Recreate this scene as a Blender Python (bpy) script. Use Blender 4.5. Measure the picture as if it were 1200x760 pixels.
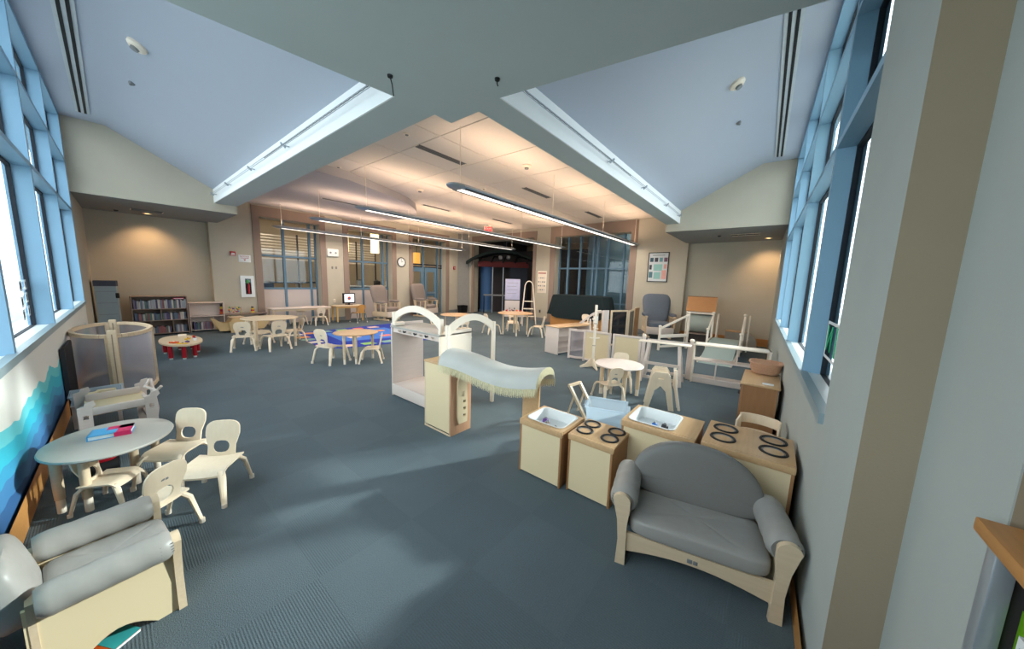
import bpy, bmesh, math, random
from mathutils import Vector, Matrix
from math import sin, cos, pi, radians
random.seed(4)
S = bpy.context.scene
COL = S.collection
for o in list(bpy.data.objects): bpy.data.objects.remove(o)

# ------------------------------------------------------------ camera
cd = bpy.data.cameras.new('camera'); cam = bpy.data.objects.new('camera', cd); COL.objects.link(cam)
cd.sensor_fit = 'HORIZONTAL'; cd.sensor_width = 36.0; cd.lens = 378.686/1200*36.0
cd.clip_start = 0.05; cd.clip_end = 200
R = ((0.62685883, -0.77847539, 0.03200103), (-0.08381439, -0.10821105, -0.99058847), (0.77461161, 0.61827698, -0.13308049))
cam.matrix_world = Matrix(((R[0][0], -R[1][0], -R[2][0], 0), (R[0][1], -R[1][1], -R[2][1], 0), (R[0][2], -R[1][2], -R[2][2], 1.7), (0, 0, 0, 1)))
S.camera = cam
# ------------------------------------------------------------ world, sun, exposure
S.view_settings.view_transform = 'Standard'; S.view_settings.look = 'None'
S.view_settings.exposure = 0.12; S.view_settings.gamma = 1.0; S.view_settings.use_curve_mapping = False
w = bpy.data.worlds.new('sky'); S.world = w; w.use_nodes = True
nt = w.node_tree; bg = nt.nodes['Background']
tc = nt.nodes.new('ShaderNodeTexCoord'); sx = nt.nodes.new('ShaderNodeSeparateXYZ'); cr = nt.nodes.new('ShaderNodeValToRGB')
nt.links.new(tc.outputs['Generated'], sx.inputs[0]); nt.links.new(sx.outputs['Z'], cr.inputs[0]); nt.links.new(cr.outputs[0], bg.inputs[0])
cr.color_ramp.elements[0].position = 0.0; cr.color_ramp.elements[0].color = (0.82, 0.835, 0.845, 1)
cr.color_ramp.elements[1].position = 0.5; cr.color_ramp.elements[1].color = (0.965, 0.97, 0.985, 1)
bg.inputs[1].default_value = SKY = 6.0
sd = bpy.data.lights.new('sun', 'SUN'); sun = bpy.data.objects.new('sun', sd); COL.objects.link(sun)
sd.energy = 9; sd.angle = radians(2.5); sd.color = (1, 0.97, 0.9)
sun.rotation_euler = Vector((-0.83, 0.45, -0.34)).to_track_quat('-Z', 'Y').to_euler()

def area(name, loc, direction, sx_, sy_, power, color, spread=180):
    l = bpy.data.lights.new(name, 'AREA'); l.shape = 'RECTANGLE'; l.size = sx_; l.size_y = sy_
    l.energy = power; l.color = color; l.spread = radians(spread)
    o = bpy.data.objects.new(name, l); COL.objects.link(o); o.location = loc
    o.rotation_euler = Vector(direction).to_track_quat('-Z', 'Y').to_euler()
    return o
def portal(loc, direction, a, b, X, Y):
    o = area('window_daylight_portal', loc, direction, a, b, 1, (1, 1, 1)); o.data.cycles.is_portal = True
    m = Matrix((X, Y, Vector(X).cross(Vector(Y)))).transposed(); o.rotation_euler = m.to_euler()
portal((-0.62, 5.2, 2.74), (1, 0, 0), 10.0, 3.4, (0, -1, 0), (0, 0, 1))
portal((5.7, -0.46, 2.74), (0, 1, 0), 7.2, 3.4, (1, 0, 0), (0, 0, 1))

# ------------------------------------------------------------ materials
def srgb(c):
    return tuple((v/255/12.92 if v/255 <= 0.04045 else ((v/255+0.055)/1.055)**2.4) for v in c)
def mat(name, c, rough=0.6, var=0.06, scale=8, bump=0.0, bscale=60, metal=0.0, stretch=None, c2=None, spec=0.4, emit=None, es=0):
    m = bpy.data.materials.new(name); m.use_nodes = True; n = m.node_tree.nodes; L = m.node_tree.links
    p = n['Principled BSDF']; base = srgb(c)
    t = n.new('ShaderNodeTexCoord'); mp = n.new('ShaderNodeMapping'); L.new(t.outputs['Object'], mp.inputs[0])
    if stretch: mp.inputs['Scale'].default_value = stretch
    nz = n.new('ShaderNodeTexNoise'); nz.inputs['Scale'].default_value = scale; nz.inputs['Detail'].default_value = 4
    L.new(mp.outputs[0], nz.inputs[0])
    mx = n.new('ShaderNodeMix'); mx.data_type = 'RGBA'
    b2 = srgb(c2) if c2 else tuple(v*(1-var*2.2) for v in base)
    mx.inputs[6].default_value = (*[min(1, v*(1+(0 if c2 else var))) for v in base], 1); mx.inputs[7].default_value = (*b2, 1)
    L.new(nz.outputs[0], mx.inputs[0]); L.new(mx.outputs[2], p.inputs['Base Color'])
    p.inputs['Roughness'].default_value = rough; p.inputs['Metallic'].default_value = metal
    p.inputs['Specular IOR Level'].default_value = spec
    if bump:
        n2 = n.new('ShaderNodeTexNoise'); n2.inputs['Scale'].default_value = bscale; L.new(mp.outputs[0], n2.inputs[0])
        bp = n.new('ShaderNodeBump'); bp.inputs['Strength'].default_value = bump; bp.inputs['Distance'].default_value = 0.01
        L.new(n2.outputs[0], bp.inputs['Height']); L.new(bp.outputs[0], p.inputs['Normal'])
    if emit:
        p.inputs['Emission Color'].default_value = (*srgb(emit), 1); p.inputs['Emission Strength'].default_value = es
    return m
def glass(name, tint, rough=0.02, refl=0.12, diffuse=0.0, dcol=(0.9, 0.9, 0.9)):
    m = bpy.data.materials.new(name); m.use_nodes = True; n = m.node_tree.nodes; L = m.node_tree.links
    n.remove(n['Principled BSDF']); out = n['Material Output']
    tr = n.new('ShaderNodeBsdfTransparent'); tr.inputs[0].default_value = (*tint, 1)
    gl = n.new('ShaderNodeBsdfGlossy'); gl.inputs['Roughness'].default_value = rough
    lw = n.new('ShaderNodeLayerWeight'); lw.inputs[0].default_value = 0.25
    mu = n.new('ShaderNodeMath'); mu.operation = 'MULTIPLY_ADD'; mu.inputs[1].default_value = refl*2; mu.inputs[2].default_value = refl*0.3
    L.new(lw.outputs['Fresnel'], mu.inputs[0])
    a = n.new('ShaderNodeMixShader'); L.new(mu.outputs[0], a.inputs[0]); L.new(tr.outputs[0], a.inputs[1]); L.new(gl.outputs[0], a.inputs[2])
    if diffuse:
        d = n.new('ShaderNodeBsdfDiffuse'); d.inputs[0].default_value = (*dcol, 1)
        tl = n.new('ShaderNodeBsdfTranslucent'); tl.inputs[0].default_value = (*dcol, 1)
        ds = n.new('ShaderNodeMixShader'); ds.inputs[0].default_value = 0.5; L.new(d.outputs[0], ds.inputs[1]); L.new(tl.outputs[0], ds.inputs[2])
        b = n.new('ShaderNodeMixShader'); b.inputs[0].default_value = diffuse; L.new(a.outputs[0], b.inputs[1]); L.new(ds.outputs[0], b.inputs[2])
        L.new(b.outputs[0], out.inputs[0])
    else: L.new(a.outputs[0], out.inputs[0])
    return m
WALL = mat('painted wall', (194, 186, 169), 0.9, 0.03, 3, 0.05, 90)
SOFF = mat('soffit paint', (192, 202, 202), 0.9, 0.02, 2, 0.03, 90)
PIT = mat('coffer paint', (184, 191, 205), 0.9, 0.01, 2)
COVE = mat('lit white cove paint', (243, 245, 246), 0.8, 0.01, 2)  # brightness of light on the cove is put into this whiter colour
PIER = mat('beige pier paint', (150, 136, 114), 0.9, 0.03, 4, 0.08, 120)
PIER2 = mat('grey pier paint', (174, 180, 176), 0.9, 0.03, 4, 0.05, 120)
TRIM = mat('taupe trim', (150, 130, 118), 0.8, 0.03, 3)
TILE = mat('ceiling tile', (232, 222, 212), 0.9, 0.02, 30, 0.05, 200)
JOINT = mat('ceiling joint', (120, 108, 98), 0.9)
CLOUD = mat('ceiling cloud', (196, 190, 192), 0.9, 0.02, 2)
BLUEF = mat('blue painted aluminium', (136, 176, 204), 0.45, 0.02, 2)
BLUED = mat('steel blue frame', (96, 128, 152), 0.5, 0.03, 2)
GASK = mat('black gasket', (22, 32, 44), 0.7)
SILL = mat('white sill', (226, 232, 232), 0.35, 0.02, 2)
SILLG = mat('grey sill nosing', (140, 158, 164), 0.4, 0.02, 2)
OAK = mat('orange oak', (196, 138, 78), 0.45, 0.1, 6, stretch=(1, 14, 14))
MAPLE = mat('pale maple', (224, 202, 172), 0.42, 0.06, 5, stretch=(1, 10, 10), c2=(206, 182, 150))
BIRCH = mat('birch ply', (244, 226, 200), 0.4, 0.05, 5, stretch=(8, 8, 1), c2=(232, 210, 182))
PINK = mat('whitewashed maple', (222, 206, 196), 0.45, 0.05, 5, stretch=(1, 10, 10))
WOODT = mat('warm maple top', (212, 176, 134), 0.35, 0.08, 5, stretch=(1, 9, 9), c2=(192, 152, 108))
BROWN = mat('tan wood panel', (170, 124, 84), 0.45, 0.08, 4, stretch=(6, 6, 1), c2=(148, 104, 68))
CREAM = mat('cream laminate', (226, 206, 168), 0.5, 0.015, 2)
UPW = 15; DNW = 26
BLUEGREY = mat('blue grey metal', (150, 164, 176), 0.4, 0.02, 3)
GREYT = mat('grey laminate top', (172, 168, 160), 0.32, 0.02, 3)
VINYL = mat('grey vinyl', (158, 155, 150), 0.42, 0.03, 6, 0.5, 9)
VINYLD = mat('darker grey vinyl', (120, 118, 115), 0.5, 0.03, 6, 0.1, 14)
WHITE = mat('white plastic', (235, 238, 238), 0.35, 0.01)
OFFW = mat('white paint', (244, 230, 212), 0.45, 0.02)
BLACK = mat('black', (18, 18, 20), 0.6)
DARK = mat('dark grey', (55, 55, 60), 0.6)
GREY = mat('mid grey', (128, 130, 132), 0.5)
METAL = mat('brushed metal', (170, 178, 186), 0.35, 0.02, 3, metal=0.6)
RED = mat('red paint', (176, 24, 40), 0.4)
ORANGE = mat('orange toy', (222, 92, 34), 0.4)
YELLOW = mat('yellow toy', (232, 190, 60), 0.4)
GREEN = mat('green toy', (60, 150, 70), 0.4)
BLUE = mat('blue toy', (50, 110, 190), 0.4)
PURP = mat('purple toy', (96, 60, 130), 0.4)
TAUPE = mat('taupe upholstery', (142, 130, 124), 0.9, 0.06, 40, 0.2, 150)
GREYU = mat('grey blue upholstery', (112, 120, 132), 0.9, 0.06, 40, 0.2, 150)
CLOTHD = mat('dark green cloth', (14, 34, 38), 0.8, 0.1, 6)
CANV = mat('light grey blue canvas', (194, 194, 188), 0.7, 0.04, 8, 0.1, 12)
FRINGE = mat('straw fringe', (214, 204, 166), 0.9, 0.15, 60)
WICK = mat('wicker', (204, 160, 130), 0.7, 0.2, 90, 0.6, 90)
LIT = mat('fluorescent strip', (255, 250, 240), 0.5, emit=(255, 244, 230), es=1.6)
LAMPA = mat('amber lit lamp', (230, 170, 90), 0.5, emit=(240, 170, 80), es=1.3)
LAMPW = mat('warm lit lamp', (255, 220, 160), 0.5, emit=(255, 214, 150), es=5)
COLB = mat('blue column', (70, 110, 160), 0.6, 0.03)
LOBW = mat('lobby wall', (176, 150, 116), 0.9, 0.05, 2)
LOBD = mat('lobby dark', (58, 54, 56), 0.9, 0.1, 2)
LOBO = mat('amber lobby wall', (198, 182, 158), 0.9, 0.05, 2)
MAROON = mat('maroon band', (88, 22, 26), 0.7)
AWND = mat('dark green canopy', (22, 40, 38), 0.7)
GL_OUT = glass('window glass', (0.84, 0.90, 0.92), refl=0.12)
GL_IN = glass('interior glass', (0.88, 0.92, 0.94), refl=0.09)
ACRYL = glass('frosted acrylic', (0.82, 0.80, 0.84), 0.25, 0.15, 0.42, (0.55, 0.53, 0.58))
PLAST = glass('clear plastic', (0.85, 0.93, 0.98), 0.15, 0.2, 0.42, (0.8, 0.88, 0.95))

# carpet
def carpet():
    m = bpy.data.materials.new('carpet tiles'); m.use_nodes = True; n = m.node_tree.nodes; L = m.node_tree.links; p = n['Principled BSDF']
    t = n.new('ShaderNodeTexCoord'); ck = n.new('ShaderNodeTexChecker'); ck.inputs['Scale'].default_value = 1.64
    L.new(t.outputs['Object'], ck.inputs['Vector'])
    ck.inputs[1].default_value = (*srgb((96, 108, 114)), 1); ck.inputs[2].default_value = (*srgb((93, 105, 111)), 1)
    nz = n.new('ShaderNodeTexNoise'); nz.inputs['Scale'].default_value = 160; L.new(t.outputs['Object'], nz.inputs[0])
    nb = n.new('ShaderNodeTexNoise'); nb.inputs['Scale'].default_value = 1.3; nb.inputs['Detail'].default_value = 5; L.new(t.outputs['Object'], nb.inputs[0])
    def mul(a, fac, lo, hi):
        mr = n.new('ShaderNodeMapRange'); mr.inputs[3].default_value = lo; mr.inputs[4].default_value = hi; L.new(fac, mr.inputs[0])
        v = n.new('ShaderNodeVectorMath'); v.operation = 'SCALE'; L.new(a, v.inputs[0]); L.new(mr.outputs[0], v.inputs['Scale']); return v.outputs[0]
    c = mul(mul(ck.outputs[0], nz.outputs[0], 0.72, 1.28), nb.outputs[0], 0.88, 1.12)
    L.new(c, p.inputs['Base Color']); p.inputs['Roughness'].default_value = 0.95; p.inputs['Specular IOR Level'].default_value = 0.15
    w1 = n.new('ShaderNodeTexWave'); w1.inputs['Scale'].default_value = 26; w1.bands_direction = 'X'; L.new(t.outputs['Object'], w1.inputs[0])
    w2 = n.new('ShaderNodeTexWave'); w2.inputs['Scale'].default_value = 26; w2.bands_direction = 'Y'; L.new(t.outputs['Object'], w2.inputs[0])
    mx = n.new('ShaderNodeMix'); L.new(ck.outputs['Fac'], mx.inputs[0]); L.new(w1.outputs['Fac'], mx.inputs[2]); L.new(w2.outputs['Fac'], mx.inputs[3])
    sc = n.new('ShaderNodeMath'); sc.operation = 'MULTIPLY'; sc.inputs[1].default_value = 0.35; L.new(mx.outputs[0], sc.inputs[0])
    ad = n.new('ShaderNodeMath'); L.new(sc.outputs[0], ad.inputs[0]); L.new(nz.outputs[0], ad.inputs[1])
    bp = n.new('ShaderNodeBump'); bp.inputs['Strength'].default_value = 0.55; bp.inputs['Distance'].default_value = 0.006
    L.new(ad.outputs[0], bp.inputs['Height']); L.new(bp.outputs[0], p.inputs['Normal'])
    return m
CARPET = carpet()
# sea mural painted on the lower window wall
def mural():
    m = bpy.data.materials.new('painted sea mural'); m.use_nodes = True; n = m.node_tree.nodes; L = m.node_tree.links; p = n['Principled BSDF']
    t = n.new('ShaderNodeTexCoord'); s = n.new('ShaderNodeSeparateXYZ'); L.new(t.outputs['Object'], s.inputs[0])
    nz = n.new('ShaderNodeTexNoise'); nz.noise_dimensions = '1D'; nz.inputs['Scale'].default_value = 1.4; nz.inputs['Detail'].default_value = 2
    L.new(s.outputs['Y'], nz.inputs['W'])
    def M(op, a, b):
        q = n.new('ShaderNodeMath'); q.operation = op
        for i, v in enumerate((a, b)):
            if isinstance(v, float): q.inputs[i].default_value = v
            else: L.new(v, q.inputs[i])
        return q.outputs[0]
    # height measured down from a wavy crest line that rises along the wall
    crest = M('ADD', M('MULTIPLY', nz.outputs[0], 0.26), M('MULTIPLY', s.outputs['Y'], -0.015))
    d = M('ADD', M('SUBTRACT', crest, s.outputs['Z']), 0.68)
    r = n.new('ShaderNodeValToRGB'); r.color_ramp.interpolation = 'CONSTANT'; e = r.color_ramp.elements
    cols = [(0.0, (222, 222, 216)), (0.06, (96, 196, 206)), (0.16, (44, 176, 200)), (0.27, (52, 150, 190)), (0.36, (60, 122, 172)), (0.47, (46, 92, 142))]
    e[0].position = 0; e[0].color = (*srgb(cols[0][1]), 1); e[1].position = cols[1][0]; e[1].color = (*srgb(cols[1][1]), 1)
    for po, c in cols[2:]:
        q = e.new(po); q.color = (*srgb(c), 1)
    L.new(d, r.inputs[0]); L.new(r.outputs[0], p.inputs['Base Color']); p.inputs['Roughness'].default_value = 0.7
    return m
MURAL = mural()
def rugmat(): return mat('royal blue rug', (28, 54, 160), 0.95, 0.08, 60)
RUG = rugmat()

# ------------------------------------------------------------ mesh helpers
class B:
    def __init__(s): s.b = bmesh.new()
    def add(s, vs, fs, M=None):
        v = [s.b.verts.new((M @ Vector(p)) if M else p) for p in vs]
        for f in fs:
            try: s.b.faces.new([v[i] for i in f])
            except ValueError: pass
        return s
    def box(s, x0, x1, y0, y1, z0, z1, M=None):
        vs = [(x, y, z) for x in (x0, x1) for y in (y0, y1) for z in (z0, z1)]
        return s.add(vs, [(0, 1, 3, 2), (4, 6, 7, 5), (0, 4, 5, 1), (2, 3, 7, 6), (0, 2, 6, 4), (1, 5, 7, 3)], M)
    def rbox(s, x0, x1, y0, y1, z0, z1, r=0.006, M=None, seg=2):
        t = bmesh.new(); bmesh.ops.create_cube(t, size=1)
        for v in t.verts: v.co = Vector(((x0+x1)/2+v.co.x*(x1-x0), (y0+y1)/2+v.co.y*(y1-y0), (z0+z1)/2+v.co.z*(z1-z0)))
        r = min(r, 0.49*min(x1-x0, y1-y0, z1-z0))
        bmesh.ops.bevel(t, geom=t.edges[:], offset=r, segments=seg, affect='EDGES', profile=0.5)
        t.verts.index_update()
        s.add([v.co[:] for v in t.verts], [[v.index for v in f.verts] for f in t.faces], M); t.free(); return s
    def bar(s, p, q, w, h, up=(0, 0, 1)):
        p = Vector(p); q = Vector(q); d = q-p; L_ = d.length; d.normalize(); u = Vector(up)
        if abs(d.dot(u)) > 0.98: u = Vector((0, 1, 0))
        x = d.cross(u).normalized(); y = x.cross(d).normalized()
        M = Matrix(((x.x, d.x, y.x, p.x), (x.y, d.y, y.y, p.y), (x.z, d.z, y.z, p.z), (0, 0, 0, 1)))
        return s.box(-w/2, w/2, 0, L_, -h/2, h/2, M)
    def tube(s, pts, r, n=8, cap=True, closed=False, flat=1.0):
        P = [Vector(p) for p in pts]; k = len(P); rs = r if isinstance(r, (list, tuple)) else [r]*k
        rings = []; up = Vector((0, 0, 1)); prev = None
        for i in range(k):
            if closed: d = P[(i+1) % k]-P[(i-1) % k]
            else: d = P[min(i+1, k-1)]-P[max(i-1, 0)]
            d.normalize()
            if prev is None:
                a = up if abs(d.z) < 0.95 else Vector((1, 0, 0)); x = d.cross(a).normalized()
            else: x = (prev-d*prev.dot(d)).normalized()
            prev = x; y = d.cross(x)
            rings.append([P[i]+x*cos(2*pi*j/n)*rs[i]+y*sin(2*pi*j/n)*rs[i]*flat for j in range(n)])
        vs = [v for g in rings for v in g]; fs = []
        for i in range(k if closed else k-1):
            for j in range(n):
                a = i*n+j; b_ = i*n+(j+1) % n; c = ((i+1) % k)*n+(j+1) % n; d_ = ((i+1) % k)*n+j; fs.append((a, b_, c, d_))
        if cap and not closed: fs += [tuple(range(n))[::-1], tuple((k-1)*n+j for j in range(n))]
        return s.add(vs, fs)
    def cyl(s, p, q, r, n=12, r2=None): return s.tube([p, q], [r, r if r2 is None else r2], n)
    def plate(s, loops, t, M=None):
        """flat plate in local XY with holes, thickness t along Z (from 0 to t)"""
        g = bmesh.new(); eds = []
        for lp in loops:
            vs = [g.verts.new((p[0], p[1], 0)) for p in lp]
            eds += [g.edges.new((vs[i], vs[(i+1) % len(vs)])) for i in range(len(vs))]
        bmesh.ops.triangle_fill(g, use_beauty=True, use_dissolve=False, edges=eds)
        r = bmesh.ops.extrude_face_region(g, geom=g.faces[:])
        for v in r['geom']:
            if isinstance(v, bmesh.types.BMVert): v.co.z += t
        g.verts.index_update()
        s.add([v.co[:] for v in g.verts], [[v.index for v in f.verts] for f in g.faces], M); g.free(); return s
    def grid(s, fn, nu, nv, closed_u=False):
        vs = [fn(i/nu, j/nv) for i in range(nu if closed_u else nu+1) for j in range(nv+1)]
        fs = [(i*(nv+1)+j, ((i+1) % nu if closed_u else i+1)*(nv+1)+j, ((i+1) % nu if closed_u else i+1)*(nv+1)+j+1, i*(nv+1)+j+1) for i in range(nu) for j in range(nv)]
        return s.add(vs, fs)
    def lathe(s, prof, cx=0, cy=0, n=24):
        return s.grid(lambda a, v: (cx+prof[round(v*(len(prof)-1))][0]*cos(2*pi*a), cy+prof[round(v*(len(prof)-1))][0]*sin(2*pi*a), prof[round(v*(len(prof)-1))][1]), n, len(prof)-1, True)
    def soft(s, c, d, e=0.35, n=28, m=14, M=None, wr=0.0, seed=0):
        def pw(v): return math.copysign(abs(v)**e, v)
        rnd = random.Random(seed); ph = [rnd.uniform(0, 6) for _ in range(6)]
        def f(a, b_):
            u = 2*pi*a; v = -pi/2+pi*b_
            x = pw(cos(v))*pw(cos(u)); y = pw(cos(v))*pw(sin(u)); z = pw(sin(v))
            k = 1+wr*(sin(x*7+ph[0])*sin(y*9+ph[1])+0.6*sin(x*17+y*11+ph[2]))
            p = Vector((c[0]+d[0]/2*x, c[1]+d[1]/2*y, c[2]+d[2]/2*z*k)); return (M @ p) if M else p
        return s.grid(f, n, m, True)
def finish(bm, name, m, parent=None, kind=None, smooth=32):
    if isinstance(bm, B): bm = bm.b
    bmesh.ops.remove_doubles(bm, verts=bm.verts[:], dist=1e-5)
    bmesh.ops.recalc_face_normals(bm, faces=bm.faces[:])
    for f in bm.faces: f.smooth = True
    for e in bm.edges:
        e.smooth = (len(e.link_faces) == 2 and e.calc_face_angle(0) < radians(smooth))
    me = bpy.data.meshes.new(name); bm.to_mesh(me); bm.free()
    for mm in (m if isinstance(m, (list, tuple)) else [m]): me.materials.append(mm)
    o = bpy.data.objects.new(name, me); COL.objects.link(o)
    if parent is not None: o.parent = parent
    if kind: o['kind'] = kind
    return o
def tag(o, label, cat, group=None):
    o['label'] = label; o['category'] = cat
    if group: o['group'] = group
    return o
def thing(name, label, cat, loc=(0, 0, 0), rz=0, group=None):
    o = bpy.data.objects.new(name, None); COL.objects.link(o); o.empty_display_size = 0.1
    o.location = loc; o.rotation_euler = (0, 0, radians(rz)); return tag(o, label, cat, group)
def struct(name, bm, m, parent=None): return finish(bm, name, m, parent, None if parent else 'structure')
def sempty(name):
    o = bpy.data.objects.new(name, None); COL.objects.link(o); o['kind'] = 'structure'; return o
KIDS = {}
def copy_tree(o, loc=None, rz=None, label=None, parent=None, scale=None):
    c = o.copy(); COL.objects.link(c)
    if parent is not None: c.parent = parent
    if loc is not None: c.location = loc
    if rz is not None: c.rotation_euler = (0, 0, radians(rz))
    if label: c['label'] = label
    if scale: c.scale = scale
    for ch in list(o.children): copy_tree(ch, parent=c)
    return c
def arc(cx, cy, r, a0, a1, n, ry=None):
    return [(cx+r*cos(radians(a0+(a1-a0)*i/n)), cy+(ry or r)*sin(radians(a0+(a1-a0)*i/n))) for i in range(n+1)]
def XZ(x=0, y=0, z=0, rz=0, tilt=0):   # plate drawn in XY stands up: local y -> world z, thickness -> -y
    return Matrix.Translation((x, y, z)) @ Matrix.Rotation(radians(rz), 4, 'Z') @ Matrix.Rotation(radians(90+tilt), 4, 'X')
# ============================================================ SETTING
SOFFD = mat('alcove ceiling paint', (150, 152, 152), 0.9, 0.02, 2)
LX = lambda y: -0.48+0.026*(y-3.4)      # left window wall, inner face
RY = lambda x: -0.25+0.024*(x-3.4)      # right window wall, inner face
Z1, Z6, Z3, Z5 = 3.10, 3.29, 4.44, 3.60
SI, T1, T2 = 1.04, 2.73, 3.60
struct('floor', B().box(-0.85, 19, -0.58, 19, -0.1, 0).box(-0.85, 3.8, -3.3, -0.58, -0.1, 0), CARPET)
struct('ground', B().box(-30, 40, -30, 40, -0.5, -0.3), mat('outdoor paving', (150, 154, 152), 0.9, 0.08, 1.5))
# --- left window wall, below the sill (mural) and beyond the windows
def lw_box(b, y0, y1, z0, z1, t=0.3):
    a, c = LX(y0), LX(y1)
    return b.add([(a, y0, z0), (a, y0, z1), (a-t, y0, z0), (a-t, y0, z1), (c, y1, z0), (c, y1, z1), (c-t, y1, z0), (c-t, y1, z1)],
                 [(0, 1, 3, 2), (4, 6, 7, 5), (0, 4, 5, 1), (2, 3, 7, 6), (0, 2, 6, 4), (1, 5, 7, 3)])
def rw_box(b, x0, x1, z0, z1, t=0.3, off=0):
    a, c = RY(x0)+off, RY(x1)+off
    return b.add([(x0, a, z0), (x0, a, z1), (x0, a-t, z0), (x0, a-t, z1), (x1, c, z0), (x1, c, z1), (x1, c-t, z0), (x1, c-t, z1)],
                 [(0, 1, 3, 2), (4, 6, 7, 5), (0, 4, 5, 1), (2, 3, 7, 6), (0, 2, 6, 4), (1, 5, 7, 3)])
b = B(); lw_box(b, -3.2, 10.35, 0, SI); wl = struct('wall_left', b, MURAL)
b = B(); lw_box(b, 10.35, 13.4, 0, 4.7); lw_box(b, -3.2, 0.2, SI, 4.7); lw_box(b, 0.2, 10.35, Z3, 4.7); struct('wall_left_upper', b, WALL)
for nm_, q_ in (('wall_right_near', (1.604, 2.28, 0, 4.7, 0.14)), ('wall_right', (2.28, 4.4, 0, SI)), ('wall_right_middle', (4.4, 6.6, 0, SI)), ('wall_right_rear', (6.6, 9.2, 0, SI)), ('wall_right_alcove', (9.2, 10.8, 0, 4.7)), ('wall_right_alcove_end', (10.8, 12.3, 0, 4.7))):
    b = B(); rw_box(b, *q_); struct(nm_, b, PIER2)
b = B(); rw_box(b, 2.28, 9.2, Z3, 4.7); struct('wall_right_head', b, PIER2)
# --- windows: sill, fins, transoms, panes
def curtain(name, box, fins, lo, hi, gd):
    root = sempty(name)
    b = B(); box(b, lo, hi, SI, SI+0.02, 0.29, 0.0); finish(b, 'window_sill', SILL, root)
    b = B(); box(b, lo, hi, SI-0.03, SI+0.028, 0.05, 0.02); finish(b, 'sill_nosing', SILLG, root)
    ys = [lo]+fins+[hi]
    for f in fins+[hi]:
        b = B(); box(b, f, f+0.07, SI, Z3, gd+0.04, 0); finish(b, 'mullion', BLUEF, root)
    for z in (T1, T2):
        b = B(); box(b, lo, hi, z, z+0.05, gd+0.035, 0); finish(b, 'transom', BLUEF, root)
    b = B(); box(b, lo, hi, Z3-0.06, Z3, 0.2, 0); finish(b, 'window_head', BLUEF, root)
    for i in range(len(ys)-1):
        a, c = ys[i]+(0.07 if i else 0), ys[i+1]
        for z0, z1 in ((SI, T1), (T1+0.05, T2), (T2+0.05, Z3-0.06)):
            b = B(); box(b, a+0.02, c-0.02, z0+0.02, z1-0.02, 0.008, -gd-0.006); finish(b, 'pane', GL_OUT, root)
            b = B()
            for q in ((a, c, z0, z0+0.025), (a, c, z1-0.025, z1), (a, a+0.025, z0, z1), (c-0.025, c, z0, z1)): box(b, *q, 0.03, -gd+0.012)
            finish(b, 'gasket', GASK, root)
    return root
def lbox(b, y0, y1, z0, z1, t, off):
    a, c = LX(y0)+off, LX(y1)+off
    return b.add([(a, y0, z0), (a, y0, z1), (a-t, y0, z0), (a-t, y0, z1), (c, y1, z0), (c, y1, z1), (c-t, y1, z0), (c-t, y1, z1)],
                 [(0, 1, 3, 2), (4, 6, 7, 5), (0, 4, 5, 1), (2, 3, 7, 6), (0, 2, 6, 4), (1, 5, 7, 3)])
win1 = curtain('window_1', lbox, [2.15, 4.2, 6.25, 8.3], 0.2, 10.28, 0.13)
win2 = curtain('window_2', lambda b, x0, x1, z0, z1, t, off: rw_box(b, x0, x1, z0, z1, t, off), [3.42, 5.32, 7.22], 2.28, 9.13, 0.115)
# --- near pier on the right
struct('wall_near_right', B().box(1.6, 1.603, -0.43, RY(1.6), 0, 4.7).box(1.12, 1.6, -0.85, -0.43, 0, 4.7), PIER)
struct('trim_pier_face', B().box(1.12, 1.6, -0.43, -0.427, 0, 4.7), PIER2)
struct('wall_behind', B().box(-0.95, 3.6, -3.3, -3.0, 0, 4.7).box(3.5, 3.8, -3.3, -0.8, 0, 4.7).box(1.6, 3.8, -0.85, -0.55, 0, 4.7), WALL)
# --- baseboards
b = B(); lbox(b, -1.4, 7.0, 0, 0.2, 0.0, 0.02); finish(b, 'baseboard_left', OAK, None, 'structure')
b = B(); lbox(b, 7.0, 12.9, 0, 0.2, 0.0, 0.02); finish(b, 'baseboard_left_far', OAK, None, 'structure')
b = B(); rw_box(b, 1.6, 11.7, 0, 0.13, 0.0, 0.02); finish(b, 'baseboard_right', OAK, None, 'structure')
# --- far walls
TH = 0.5
def yzwall(b, plane, spans, ops, axis, zt=4.1, t=TH):
    """wall along an axis with openings ops = [(a0,a1,z0,z1)]"""
    a0, a1 = spans; cur = a0
    def put(u0, u1, z0, z1):
        if u1-u0 < 1e-4: return
        if axis == 'x': b.box(u0, u1, plane, plane+t, z0, z1)
        else: b.box(plane, plane+t, u0, u1, z0, z1)
    for (o0, o1, z0, z1) in sorted(ops):
        put(cur, o0, 0, zt); put(o0, o1, z1, zt)
        if z0 > 0: put(o0, o1, 0, z0)
        cur = o1
    put(cur, a1, 0, zt); return b
YW, XW = 12.8, 11.9
W3 = (3.15, 4.88, 0, 3.46); W4 = (5.87, 7.70, 0, 3.46); D1 = (8.72, 10.62, 0, 3.5)
b = B(); yzwall(b, YW, (1.95, 11.4), [W3, W4, D1], 'x'); struct('wall_far_left', b, WALL)
b = B().box(-0.6, 1.95, 13.1, 13.4, 0, 4.1); struct('wall_alcove_left', b, WALL)
W5 = (4.17, 7.30, 0, 3.58); D2 = (8.42, 12.3, 0, 3.62)
b = B(); yzwall(b, XW, (2.3, 12.45), [W5, D2], 'y'); struct('wall_far_right', b, WALL)
b = B().box(12.1, 12.4, -0.6, 2.3, 0, 4.1); struct('wall_alcove_right', b, WALL)
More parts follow.
